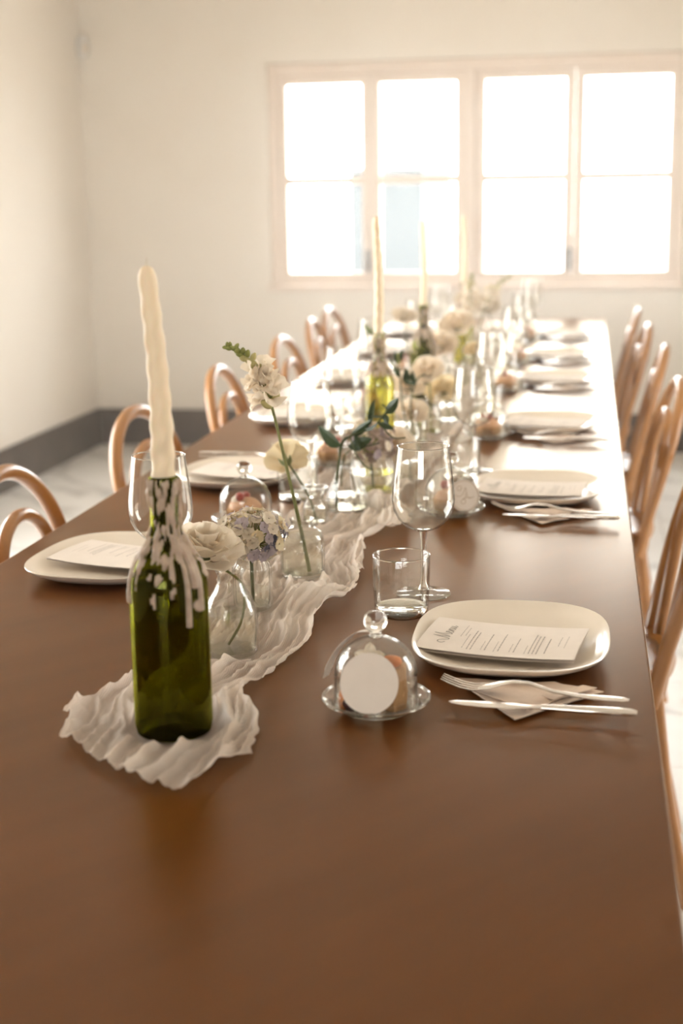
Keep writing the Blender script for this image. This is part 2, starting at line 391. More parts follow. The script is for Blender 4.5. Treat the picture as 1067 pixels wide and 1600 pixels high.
# the window in view: casing, two double casements, eight panes
def window_main():
    x0, x1, z0, z1 = WIN
    yf = YB + 0.03; yb = YB + 0.12
    g = G()
    cs = 0.05
    g.box((x0, yf, z0), (x0 + cs, yb, z1)); g.box((x1 - cs, yf, z0), (x1, yb, z1))
    g.box((x0 + cs, yf, z1 - 0.06), (x1 - cs, yb, z1)); g.box((x0 + cs, yf, z0), (x1 - cs, yb, z0 + 0.035))
    win = struct(g.build('window_1', 'frame', smooth=False, bevel=0.004))
    cols = [(-1.168, -0.763), (-0.663, -0.262), (-0.108, 0.303), (0.405, 0.836)]
    rows = [(0.955, 1.420), (1.462, 1.936)]
    g = G().box((-0.262 + 0.052, yf - 0.012, z0 + 0.035), (-0.108 - 0.052, yb, z1 - 0.06)); g.build('mullion', 'frame', win, smooth=False, bevel=0.004)
    edges = [(x0 + cs, -0.7135), (-0.7125, -0.21), (-0.16, 0.3535), (0.3545, x1 - cs)]
    for (a, b), (e0, e1) in zip(cols, edges):
        g = G(); y0, y1 = yf + 0.012, yb - 0.02
        zt, zb = z1 - 0.06, z0 + 0.035
        g.box((e0, y0, zb), (a, y1, zt)); g.box((b, y0, zb), (e1, y1, zt)); g.box((a, y0, zb), (b, y1, rows[0][0])); g.box((a, y0, rows[1][1]), (b, y1, zt))
        g.box((a, y0 + 0.008, rows[0][1]), (b, y1 - 0.008, rows[1][0]))
        sash = g.build('sash', 'frame', win, smooth=False, bevel=0.004)
        for r0, r1 in rows:
            G().box((a - 0.004, yf + 0.045, r0 - 0.004), (b + 0.004, yf + 0.05, r1 + 0.004)).build('pane', 'pane', sash, smooth=False)
    for hx in (-0.735, 0.335):
        g = G().box((hx - 0.012, yf - 0.006, 0.965), (hx + 0.012, yf + 0.012, 1.075)); g.tube([(hx, yf - 0.005, 1.02), (hx, yf - 0.032, 1.02), (hx, yf - 0.036, 0.955)], 0.007, 8)
        g.build('handle', 'latch', win)
    # plaster sill board
    G().box((x0 - 0.02, YB - 0.022, z0 - 0.03), (x1 + 0.02, YB + 0.05, z0 + 0.002)).build('sill', 'frame', win, smooth=False, bevel=0.004)
window_main()
def glazed_opening(name, axis, pos, hole, ncol):
    a0, a1, z0, z1 = hole; g = G()
    def bx(gg, u0, u1, w0, w1, d0, d1):
        p0, p1 = sorted((pos + d0, pos + d1))
        if axis == 'x': gg.box((p0, u0, w0), (p1, u1, w1))
        else: gg.box((u0, p0, w0), (u1, p1, w1))
    sgn = 1 if pos > 0 else -1
    bx(g, a0, a0 + 0.05, z0, z1, sgn * .06, sgn * .13); bx(g, a1 - 0.05, a1, z0, z1, sgn * .06, sgn * .13); bx(g, a0 + 0.05, a1 - 0.05, z0, z0 + 0.06, sgn * .06, sgn * .13); bx(g, a0 + .05, a1 - .05, z1 - .06, z1, sgn * .06, sgn * .13)
    win = struct(g.build(name, 'frame', smooth=False))
    w = (a1 - a0 - 0.1) / ncol
    for k in range(ncol):
        u0 = a0 + 0.05 + k * w; u1 = u0 + w
        g = G(); bx(g, u0, u0 + .045, z0 + .06, z1 - .06, sgn * .07, sgn * .115); bx(g, u1 - .045, u1, z0 + .06, z1 - .06, sgn * .07, sgn * .115); bx(g, u0 + .045, u1 - .045, z0 + .06, z0 + .14, sgn * .07, sgn * .115); bx(g, u0 + .045, u1 - .045, z1 - .11, z1 - .06, sgn * .07, sgn * .115)
        sash = g.build('sash', 'frame', win, smooth=False)
        g = G(); bx(g, u0 + .04, u1 - .04, z0 + .135, z1 - .105, sgn * .09, sgn * .095); g.build('pane', 'pane', sash, smooth=False)
glazed_opening('unseen_window_2', 'x', XR, SIDE1, 2)  # out of view, added to brighten floor and walls from the right
glazed_opening('unseen_window_3', 'y', YF, FRONT, 4)  # out of view behind the camera, added as frontal fill light
glazed_opening('unseen_window_4', 'x', XL, LEFTW, 3)  # out of view, added to brighten the floor and wall on the left
def portal(loc, sx, sy, direction):
    ld = bpy.data.lights.new('window_portal', 'AREA'); ld.shape = 'RECTANGLE'; ld.size = sx; ld.size_y = sy; ld.cycles.is_portal = True
    o = bpy.data.objects.new('window_portal', ld); COL.objects.link(o); o.location = loc
    o.rotation_euler = Vector(direction).to_track_quat('-Z', 'Z').to_euler()
portal(((WIN[0] + WIN[1]) / 2, YB + 0.2, (WIN[2] + WIN[3]) / 2), WIN[1] - WIN[0], WIN[3] - WIN[2], (0, -1, 0))
for h in (SIDE1,): portal((XR + 0.2, (h[0] + h[1]) / 2, (h[2] + h[3]) / 2), h[1] - h[0], h[3] - h[2], (-1, 0, 0))
portal(((FRONT[0] + FRONT[1]) / 2, YF - 0.2, (FRONT[2] + FRONT[3]) / 2), FRONT[1] - FRONT[0], FRONT[3] - FRONT[2], (0, 1, 0))
portal((XL - 0.2, (LEFTW[0] + LEFTW[1]) / 2, (LEFTW[2] + LEFTW[3]) / 2), LEFTW[1] - LEFTW[0], LEFTW[3] - LEFTW[2], (1, 0, 0))
# outside: paved terrace and a block of building seen through the panes
struct(G().box((-40, -40, -0.35), (40, 60, -0.13)).build('ground', 'terrace', smooth=False))
bld = thing('building', 'pale grey-blue building seen faintly outside, behind the left window panes', 'building', (-2.405, 20.0, -0.13))
G().box((-0.53, 0, 0), (0.52, 4, 1.86)).build('wall', 'facade', bld, smooth=False)
G().box((-0.55, -0.03, 1.86), (0.54, 4.03, 1.92)).build('roof', 'facade', bld, smooth=False)
# motion sensor in the corner
ms = thing('motion_sensor', 'small white motion sensor high in the wall corner', 'sensor', (XL + 0.03, YB - 0.03, 2.10))
g = G().lathe([(0, 0), (0.024, 0.004), (0.034, 0.02), (0.036, 0.06), (0.034, 0.1), (0.024, 0.115), (0, 0.118)], 20); g.build('housing', 'plastic', ms)
G().ball((0.024, -0.024, 0.05), (0.014, 0.014, 0.03), 10, 8).build('lens', 'cream', ms)

# thin scattering volume, added to imitate the glow around the window
GLOW_DENSITY, GLOW_G = 0.015, 0.80
m, nt, out = new_mat('window_glow_haze')
vsn = N(nt, 'ShaderNodeVolumeScatter'); vsn.inputs['Density'].default_value = GLOW_DENSITY; vsn.inputs['Anisotropy'].default_value = GLOW_G; vsn.inputs['Color'].default_value = (1.0, 0.97, 0.93, 1)
L(nt, vsn.outputs[0], out.inputs['Volume'])
hz = G().box((XL + 0.03, 2.35, 0.012), (XR - 0.03, YB - 0.03, HC - 0.02)).build('glow_haze', m, smooth=False)
hz['kind'] = 'stuff'; tag(hz, 'thin added haze imitating the glow around the window, over the far table end', 'haze')

# ------------------------------------------------------------------ table
T = 0.75
TX, TY0, TY1 = 0.522, 0.42, 6.98
table = thing('dining_table', 'long dark brown wooden dining table running to the window', 'table', (0, (TY0 + TY1) / 2, 0))
hl = (TY1 - TY0) / 2
G().box((-TX, -hl, T - 0.036), (TX, hl, T)).build('tabletop', 'wood', table, smooth=False, bevel=0.003)
for sx in (-1, 1):
    G().box((min(sx * 0.40, sx * 0.425), -hl + 0.14, T - 0.12), (max(sx * 0.40, sx * 0.425), hl - 0.14, T - 0.036)).build('apron', 'wood', table, smooth=False)
for sy in (-1, 1):
    G().box((-0.40, sy * (hl - 0.15) - 0.0125, T - 0.12), (0.40, sy * (hl - 0.15) + 0.0125, T - 0.036)).build('apron', 'wood', table, smooth=False)
for sy in (-1, -0.333, 0.333, 1):
    for sx in (-1, 1):
        cx, cyy = sx * (0.375 if abs(sy) == 1 else 0.12), sy * (hl - 0.2)
        g = G(); vv = []
        for z, w in ((0, 0.024), (T - 0.036, 0.034)):
            vv += [(cx - w, cyy - w, z), (cx + w, cyy - w, z), (cx + w, cyy + w, z), (cx - w, cyy + w, z)]
        g.add(vv, [(0, 3, 2, 1), (4, 5, 6, 7), (0, 1, 5, 4), (1, 2, 6, 5), (2, 3, 7, 6), (3, 0, 4, 7)]).build('leg', 'wood', table, smooth=False)

# ------------------------------------------------------------------ bentwood chairs (chair faces local +X)
def make_chair(label):
    c = thing('bentwood_chair', label, 'chair', group='bentwood chairs along the table')
    prof = [(0, 0.452), (0.15, 0.450), (0.182, 0.458), (0.184, 0.464), (0.15, 0.458), (0, 0.455)]
    G().lathe(prof, 36).build('seat', 'seat', c)
    G().lathe([(0.178, 0.43), (0.205, 0.43), (0.209, 0.447), (0.205, 0.466), (0.178, 0.466)], 40, closed=True).build('seat_ring', 'chair', c)
    def hoop(y0, ym, zt, xb, xt, r, name, z0=0.40):
        pts = []
        def X(z): 
            t = (z - 0.44) / (0.84 - 0.44); return lerp(xb, xt, max(t, -0.2) ** 1 if t < 0 else t ** 1.15)
        side = [(y0, z0), (y0 + (ym - y0) * 0.35, 0.52), (ym * 0.97, 0.62), (ym, zt - ym * 0.80)]
        for y, z in side: pts.append((X(z), -y, z))
        for k in range(1, 8):
            a = pi * k / 8; pts.append((X(zt - ym * 0.80 + ym * 0.80 * sin(a)), -ym * cos(a), zt - ym * 0.80 + ym * 0.80 * sin(a)))
        for y, z in reversed(side): pts.append((X(z), y, z))
        G().tube(smooth_path(pts, 4), r, 10).build(name, 'chair', c)
    hoop(0.150, 0.205, 0.845, -0.165, -0.262, 0.0155, 'back_hoop')
    hoop(0.098, 0.128, 0.765, -0.178, -0.245, 0.0130, 'inner_hoop')
    for sy in (-1, 1):
        G().tube(smooth_path([(-0.158, sy * 0.142, 0.46), (-0.185, sy * 0.15, 0.25), (-0.235, sy * 0.165, 0.0)], 4), [0.0155] * 4 + [0.014] * 4 + [0.0125], 10).build('leg', 'chair', c)
        G().tube([(0.145, sy * 0.13, 0.44), (0.158, sy * 0.142, 0.25), (0.175, sy * 0.16, 0.0)], [0.0175, 0.0155, 0.012], 10).build('leg', 'chair', c)
    ring = [(0.165 * cos(2 * pi * k / 28) - 0.012, 0.165 * sin(2 * pi * k / 28), 0.235) for k in range(29)]
    G().tube(ring, 0.0095, 8).build('leg_ring', 'chair', c)
    return c
ORD = ['nearest', 'second', 'third', 'fourth', 'fifth', 'farthest']
left_chairs = [(-0.637, 2.385, 2), (-0.635, 3.15, -3), (-0.655, 4.02, 2), (-0.66, 4.92, -2), (-0.70, 5.72, 3), (-0.735, 6.30, -2)]
right_chairs = [(0.675, 2.655, 0), (0.683, 3.78, 2), (0.690, 4.66, -2), (0.668, 5.45, 2), (0.655, 6.22, -2)]
chair0 = None
for side, lst in (('left', left_chairs), ('right', right_chairs)):
    for i, (xt, y, a) in enumerate(lst):
        w = ORD[i] if i < len(lst) - 1 else 'farthest'
        label = ('honey-brown bentwood chair with double hoop back, %s along the table’s %s side' % (w, side)).replace('’', "'")
        loc = (xt + (0.262 if side == 'left' else -0.262), y, 0); rz = (0 if side == 'left' else pi) + math.radians(a)
        if chair0 is None:
            chair0 = make_chair(label); chair0.location = loc; chair0.rotation_euler = (0, 0, rz)
        else: clone(chair0, loc, rz, label)

# ------------------------------------------------------------------ gauze runner
OBST = []   # (x, y, r): bases that press the cloth flat
def build_runner():
    Lb = [(1.30, -0.165), (1.45, -0.150), (1.58, -0.118), (1.75, -0.09), (1.95, -0.115), (2.15, -0.145), (2.35, -0.115), (2.6, -0.10), (3.0, -0.13), (3.6, -0.11), (4.3, -0.13), (5.0, -0.11), (5.8, -0.13), (6.6, -0.12)]
    Rb = [(1.25, 0.075), (1.33, 0.088), (1.42, 0.084), (1.52, 0.036), (1.60, 0.052), (1.72, 0.082), (1.87, 0.068), (1.94, 0.100), (2.06, 0.094), (2.2, 0.080), (2.31, 0.055), (2.37, 0.130), (2.50, 0.122), (2.62, 0.075), (2.9, 0.10), (3.5, 0.12), (4.2, 0.10), (5.0, 0.12), (5.8, 0.10), (6.6, 0.11)]
    front = [(0.0, 1.425), (0.18, 1.345), (0.42, 1.295), (0.66, 1.258), (0.86, 1.252), (1.0, 1.345)]
    ss = []
    s = 0.0
    while s < 5.3:
        ss.append(s); s += 0.0042 if s < 1.5 else 0.012
    NV = 124
    vv = []; ff = []
    for i, s in enumerate(ss):
        for j in range(NV + 1):
            t = j / NV
            y0 = interp(front, t); fade = math.exp(-s / 0.16)
            y = 1.27 + s + (y0 - 1.27) * fade
            xl = interp(Lb, y) + 0.006 * nz(y * 16, 3, 0) + 0.004 * nz(y * 45, 5, 0); xr = interp(Rb, y) + 0.007 * nz(y * 17, 9, 0) + 0.005 * nz(y * 48, 11, 0)
            x = lerp(xl, xr, t)
            y += fade * (0.012 * nz(t * 9, 1, 0) + 0.008 * abs(nz(t * 22, 2, 0)))
            x += 0.004 * nz(x * 30, y * 20, 4)
            edge = min(t, 1 - t) * (xr - xl)
            e2 = min(edge, s + 0.004)
            # long soft folds that follow the cloth, fine crinkles across them, rolled hem
            ph = (t - 0.5) * (xr - xl)
            w = nz(y * 3.2, ph * 9, 7) * 0.03
            big = abs(nz((ph + w) * 19 + 3.1, y * 2.4, 1.3)); big = (1 - min(1, big * 2.6)) ** 2
            mid = abs(nz((ph + w) * 78, y * 8.0, 4.7)); mid = (1 - min(1, mid * 2.4)) ** 1.5
            fine = nz(ph * 190 + 20 * w, y * 30, 2.2)
            lift = 0.35 + 0.65 * max(0, min(1, 0.5 + 1.4 * nz(y * 2.1, ph * 4, 12)))
            z = 0.0015 + lift * (0.015 * big) + (0.4 + 0.6 * lift) * 0.0088 * mid + 0.0020 * fine
            # bunched heaps between the vases
            for (bx_, by_, br_, bh_) in ((0.055, 1.93, 0.055, 0.024), (0.10, 2.42, 0.07, 0.03), (0.055, 1.50, 0.045, 0.016), (0.045, 1.80, 0.05, 0.012), (0.02, 2.62, 0.07, 0.02)):
                d2 = ((x - bx_) ** 2 + ((y - by_) * 0.8) ** 2) / br_ ** 2
                if d2 < 4: z += bh_ * math.exp(-d2 * 1.6) * (0.75 + 0.5 * nz(x * 40, y * 18, 8))
            z += 0.0062 * math.exp(-(e2 / 0.005) ** 2) * (0.6 + 0.9 * abs(nz(y * 38, t * 6 + x * 20, 6)))
            for (ox, oy, orr) in OBST:
                d = sqrt((x - ox) ** 2 + (y - oy) ** 2) - orr
                if d < 0.022:
                    k = max(0, d + 0.002) / 0.024; z = 0.0012 + (z - 0.0012) * k * k * (3 - 2 * k)
            vv.append((x, y, T + max(0.0012, z)))
    n1 = NV + 1
    for i in range(len(ss) - 1):
        for j in range(NV):
            a = i * n1 + j; ff.append((a, a + 1, a + n1 + 1, a + n1))
    o = G().add(vv, ff).build('table_runner', 'gauze')
    tag(o, 'crinkled cream gauze runner along the middle of the table', 'table runner')

# ------------------------------------------------------------------ place settings
def superell(a, n): 
    c, s_ = cos(a), sin(a); return (abs(c) ** n + abs(s_) ** n) ** (-1.0 / n)
def make_plate(label):
    prof = [(0, 0.004), (0.06, 0.004), (0.088, 0.0055), (0.108, 0.011), (0.122, 0.0185), (0.1285, 0.0235), (0.1305, 0.0238), (0.131, 0.0225), (0.126, 0.0165), (0.108, 0.006), (0.09, 0.001), (0.085, 0.0), (0.078, 0.0015), (0, 0.0015)]
    def mod(a, i, r, z):
        n = lerp(2.0, 2.9, min(1, r / 0.12)); k = superell(a, n)
        return r * k * 0.975, z
    g = G().lathe(prof, 72, mod=mod); g.v = [(x, y * 1.19, z) for x, y, z in g.v]
    return tag(g.build('dinner_plate', 'ceramic'), label, 'plate', 'cream dinner plates')

def ribbon(g, pts, w, zf):
    P = [Vector((p[0], p[1], 0)) for p in pts]; n = len(P); vv = []; ff = []
    for i in range(n):
        t = P[min(i + 1, n - 1)] - P[max(i - 1, 0)]
        t = t.normalized() if t.length > 1e-9 else Vector((1, 0, 0)); q = Vector((-t.y, t.x, 0)) * w
        for s_ in (1, -1):
            p = P[i] + q * s_; vv.append((p.x, p.y, zf(p.x, p.y)))
    for i in range(n - 1): ff.append((2 * i, 2 * i + 1, 2 * i + 3, 2 * i + 2))
    g.add(vv, ff)
# handwritten word "Menu", in units of its own cap height
SCRIPT_MENU = [
    [(-0.75, 0.15), (-0.95, 0.32), (-0.88, 0.55), (-0.62, 0.60), (-0.42, 0.38), (-0.30, 0.05), (-0.12, 0.05), (0.02, 0.45), (0.20, 1.0), (0.22, 1.08), (0.20, 0.7), (0.22, 0.12), (0.30, 0.10), (0.45, 0.5), (0.64, 1.05), (0.70, 1.05), (0.66, 0.6), (0.70, 0.08), (0.80, 0.04), (0.95, 0.18),
     (1.12, 0.34), (1.13, 0.46), (1.02, 0.46), (0.97, 0.26), (1.04, 0.05), (1.18, 0.03), (1.32, 0.2), (1.40, 0.40), (1.42, 0.40), (1.40, 0.04), (1.50, 0.25), (1.62, 0.42), (1.70, 0.36), (1.70, 0.06), (1.80, 0.05), (1.92, 0.22), (1.98, 0.42), (1.97, 0.12), (2.05, 0.03), (2.20, 0.18), (2.28, 0.42), (2.27, 0.10), (2.36, 0.03), (2.55, 0.22)]]
def make_menu(label):
    # card local frame: u = reading direction (+Y), v = down the page (+X)
    c = thing('menu_card', label, 'menu', group='menu cards on the plates')
    W, H = 0.135, 0.205
    def zc(x, y): return 0.0042 + 0.006 * (x / 0.1) ** 2 * 0.6 + 0.0035 * cos(y / 0.0675 * 1.3)
    def sheet(off, k):
        return lambda i, j: ((i - 0.5) * H, (j - 0.5) * W, zc((i - 0.5) * H, (j - 0.5) * W) + off + k * (1 - j))
    g = G(); top = sheet(0.0016, 0.0); bot = sheet(0.0011, 0.0)
    g.grid(top, 14, 8)
    g2 = G().grid(bot, 14, 8); g.add(g2.v, [f[::-1] for f in g2.f])
    card = g.build('front_sheet', 'paper', c)
    g = G().grid(sheet(0.0, -0.0022), 14, 8); g2 = G().grid(sheet(-0.0005, -0.0022), 14, 8); g.add(g2.v, [f[::-1] for f in g2.f])
    bk = g.build('back_sheet', 'paper', c)
    zz = lambda x, y: zc(x, y) + 0.0016 + 0.0004
    g = G(); sc = 0.021
    for st in SCRIPT_MENU:
        pts = [((-H / 2 + 0.036) - p[1] * sc, -0.014 + (p[0] - 0.35) * sc) for p in [tuple(q)[:2] for q in smooth_path([(a, b, 0) for a, b in st], 5)]]
        ribbon(g, pts, 0.00065, zz)
    g.build('printed_title', 'ink', card)
    g = G(); rnd = random.Random(3)
    lines = [(0.235, 0.42, 0.80, 1), (0.262, 0.46, 0.72, 1), (0.285, 0.12, 0.52, 1), (0.318, 0.10, 0.66, 0), (0.342, 0.10, 0.60, 0), (0.405, 0.12, 0.36, 1), (0.430, 0.12, 0.58, 0), (0.488, 0.10, 0.38, 1), (0.514, 0.12, 0.62, 0), (0.585, 0.12, 0.34, 1), (0.612, 0.12, 0.52, 0), (0.680, 0.10, 0.32, 1), (0.706, 0.11, 0.66, 0), (0.730, 0.11, 0.62, 0), (0.754, 0.11, 0.62, 0), (0.802, 0.13, 0.55, 0), (0.868, 0.34, 0.62, 1), (0.908, 0.30, 0.66, 1)]
    for v, u0, u1, thin in lines:
        x = -H / 2 + v * H; u = u0
        while u < u1:
            wl = rnd.uniform(0.02, 0.065); e = min(u1, u + wl)
            m = 4
            pts = [(x + (0.0005 if k % 2 else -0.0005), -W / 2 + lerp(u, e, k / m) * W) for k in range(m + 1)]
            ribbon(g, pts, 0.00030 if thin else 0.00055, zz); u = e + 0.012
    g.build('printed_text', 'ink', card)
    return c

def make_fork(label):
    # lies along local +X, tines towards -X
    f = thing('fork', label, 'fork', group='forks on the napkins')
    def zp(x): return 0.004 + (0.012 * math.exp(-((x + 0.02) / 0.035) ** 2)) + (0.010 * max(0, (-x - 0.075) / 0.035) ** 1.5)
    hp = [(x, 0, zp(x)) for x in [-0.068, -0.055, -0.042, -0.028, -0.01, 0.02, 0.05, 0.08, 0.10, 0.107]]
    G().tube(hp, [(0.0130, 0.0011), (0.0132, 0.0012), (0.0095, 0.0014), (0.0042, 0.0019), (0.0030, 0.0022), (0.0036, 0.0021), (0.0058, 0.0019), (0.0080, 0.0019), (0.0078, 0.0017), (0.0040, 0.0012)], 10, flat=(0, 0, 1)).build('handle', 'steel', f)
    for k in range(4):
        y = (k - 1.5) * 0.0074
        pts = [(x, y * (1 - 0.1 * max(0, (-x - 0.068) / 0.04)), zp(x)) for x in (-0.062, -0.076, -0.09, -0.103, -0.113)]
        G().tube(pts, [(0.0021, 0.0011), (0.0019, 0.0011), (0.0017, 0.001), (0.0014, 0.0009), (0.0008, 0.0006)], 6, flat=(0, 0, 1)).build('tine', 'steel', f)
    return f
def make_knife(label):
    k = thing('table_knife', label, 'knife', group='knives on the napkins')
    G().tube([(x, 0, 0.005) for x in (0.0, 0.02, 0.05, 0.08, 0.10, 0.107)], [(0.0042, 0.0030), (0.0052, 0.0036), (0.0064, 0.0040), (0.0080, 0.0042), (0.0078, 0.0038), (0.0045, 0.0022)], 12, flat=(0, 0, 1)).build('handle', 'steel', k)
    G().tube([(x, yo, 0.0045) for x, yo in ((-0.106, 0.004), (-0.102, 0.0025), (-0.09, 0.0005), (-0.06, -0.0008), (-0.03, -0.0005), (-0.008, 0), (0.002, 0))], [(0.0015, 0.0005), (0.0050, 0.0008), (0.0082, 0.0010), (0.0096, 0.0011), (0.0092, 0.0012), (0.0050, 0.0018), (0.0042, 0.0028)], 8, flat=(0, 0, 1)).build('blade', 'steel', k)
    return k
def make_napkin(label):
    n = thing('napkin', label, 'napkin', group='folded napkins under the cutlery')
    def sheet(poly, z, th, name):
        # slightly wavy folded layer: fan of triangles from a ring
        g = G(); c = Vector((sum(p[0] for p in poly) / len(poly), sum(p[1] for p in poly) / len(poly), 0)); ring = []
        P = []
        for a, b in zip(poly, poly[1:] + poly[:1]):
            for k in range(5): P.append((lerp(a[0], b[0], k / 5), lerp(a[1], b[1], k / 5)))
        def zf(x, y, q): return z + 0.0016 * nz(x * 40, y * 40, z * 300) + (0.0012 if q > 0.9 else 0)
        rows = []
        vv = []; ff = []
        for si, off in ((0, 0.0), (1, -th)):
            base = len(vv); vv.append((c.x, c.y, zf(c.x, c.y, 0) + off))
            for q in (0.5, 0.97, 1.0):
                for p in P:
                    x = lerp(c.x, p[0], q); y = lerp(c.y, p[1], q); vv.append((x, y, zf(x, y, q) + off - (th * 0.3 if q == 1 and si == 0 else 0)))
            m = len(P)
            for k in range(m):
                k2 = (k + 1) % m
                fs = [(base, base + 1 + k, base + 1 + k2)] + [(base + 1 + r * m + k, base + 1 + (r + 1) * m + k, base + 1 + (r + 1) * m + k2, base + 1 + r * m + k2) for r in range(2)]
                ff += fs if si == 0 else [f[::-1] for f in fs]
        m = len(P); b0 = 1 + 2 * m; b1 = (1 + 3 * m) + 1 + 2 * m
        for k in range(m): ff.append((b0 + k, b1 + k, b1 + (k + 1) % m, b0 + (k + 1) % m))
        g.add(vv, ff).build(name, 'napkin', n)
    # local frame: plate centre at the origin, right-hand setting
    sheet([(-0.064, -0.132), (0.018, -0.262), (0.062, -0.215), (0.118, -0.158), (0.074, -0.137)], 0.0035, 0.0018, 'lower_layer')
    sheet([(-0.050, -0.165), (0.030, -0.240), (0.098, -0.158), (0.060, -0.140)], 0.0062, 0.0016, 'folded_layer')
    sheet([(0.046, -0.196), (0.060, -0.206), (0.110, -0.160), (0.094, -0.152)], 0.0086, 0.0014, 'turned_edge')
    return n
def make_wine_glass(label):
    w = thing('wine_glass', label, 'wine glass', group='stemmed wine glasses')
    outp = [(0.0055, 0.098), (0.014, 0.1), (0.027, 0.106), (0.038, 0.117), (0.0450, 0.131), (0.0470, 0.145), (0.0462, 0.163), (0.0435, 0.188), (0.0405, 0.210), (0.0385, 0.226)]
    inn = [(r - 0.0012, z) for r, z in outp[::-1]]; inn[0] = (0.0375, 0.2262)
    inn = inn[:-1] + [(0.010, 0.1022), (0, 0.1012)]
    G().lathe(outp + inn, 48).build('bowl', 'glass', w)
    G().lathe([(0.0380 + 0.0011 * cos(2 * pi * k / 8), 0.2262 + 0.0011 * sin(2 * pi * k / 8)) for k in range(8)], 56, closed=True).build('rim', 'glass_solid', w)
    G().lathe([(0, 0.0996), (0.0065, 0.0992), (0.0056, 0.094), (0.0040, 0.08), (0.0036, 0.06), (0.0038, 0.035), (0.0052, 0.018), (0.0085, 0.0085), (0, 0.0075)], 20).build('stem', 'glass_solid', w)
    G().lathe([(0, 0.0074), (0.009, 0.0070), (0.022, 0.0040), (0.038, 0.0020), (0.041, 0.0016), (0.0412, 0.0008), (0.040, 0.0), (0, 0.0006)], 48).build('foot', 'glass', w)
    return w
def make_tumbler(label):
    w = thing('water_tumbler', label, 'glass', group='straight water tumblers')
    G().lathe([(0.0375, 0.010), (0.0392, 0.012), (0.0405, 0.04), (0.0412, 0.0855), (0.0406, 0.0868), (0.0396, 0.0855), (0.0386, 0.04), (0.0370, 0.0135), (0.032, 0.0108), (0, 0.0102)], 48).build('wall', 'glass', w)
    G().lathe([(0.0404 + 0.0012 * cos(2 * pi * k / 8), 0.0866 + 0.0012 * sin(2 * pi * k / 8)) for k in range(8)], 56, closed=True).build('rim', 'glass_solid', w)
    G().lathe([(0, 0.0098), (0.031, 0.0102), (0.0372, 0.0115), (0.0386, 0.0085), (0.0380, 0.002), (0.036, 0.0), (0, 0.0008)], 48).build('base', 'glass_solid', w)
    return w
def make_dessert_plate(label):
    prof = [(0, 0.0), (0.038, 0.0), (0.041, 0.0012), (0.054, 0.0085), (0.062, 0.0128), (0.0635, 0.0145), (0.0625, 0.0158), (0.060, 0.0148), (0.053, 0.0105), (0.0505, 0.0062), (0.047, 0.0052), (0, 0.0048)]
    d = thing('glass_dessert_plate', label, 'dessert plate', group='glass dessert plates under domes')
    G().lathe(prof, 56).build('dish', 'glass', d)
    G().lathe([(0.0622 + 0.0019 * cos(2 * pi * k / 8), 0.0150 + 0.0019 * sin(2 * pi * k / 8)) for k in range(8)], 64, closed=True).build('rim', 'glass_solid', d)
    G().lathe([(0.0400 + 0.0014 * cos(2 * pi * k / 8), 0.0016 + 0.0014 * sin(2 * pi * k / 8)) for k in range(8)], 48, closed=True).build('foot_ring', 'glass_solid', d)
    return d
def make_dome(label):
    d = thing('glass_dome', label, 'glass dome', group='glass cake domes')
    op = [(0.0495, 0.0), (0.0488, 0.003), (0.0485, 0.02), (0.0484, 0.036)] + [(0.0484 * cos(a), 0.036 + 0.047 * sin(a)) for a in [pi / 2 * k / 12 for k in range(1, 12)]] + [(0, 0.083)]
    ip = [(0, 0.0815)] + [(r - 0.0014 if r > 0.01 else r * 0.9, z - 0.0012 if z > 0.04 else z) for r, z in op[-2::-1]]
    sh = G().lathe(op + ip, 56).build('bell', 'glass', d)
    G().lathe([(0.0489 + 0.0014 * cos(2 * pi * k / 8), 0.0014 + 0.0014 * sin(2 * pi * k / 8)) for k in range(8)], 60, closed=True).build('rim', 'glass_solid', d)
    G().lathe([(0, 0.0826), (0.0078, 0.0822), (0.0066, 0.0865), (0.0072, 0.0885), (0.0118, 0.0925), (0.0142, 0.0990), (0.0132, 0.1060), (0.0085, 0.1110), (0, 0.1125)], 24).build('knob', 'glass_solid', d)
    return d
def blob_ball(c, r, amp, fr, seed):
    return G().ball(c, r, 14, 10, mod=lambda q: q * (1 + amp * nz(q.x * fr + seed, q.y * fr, q.z * fr)))
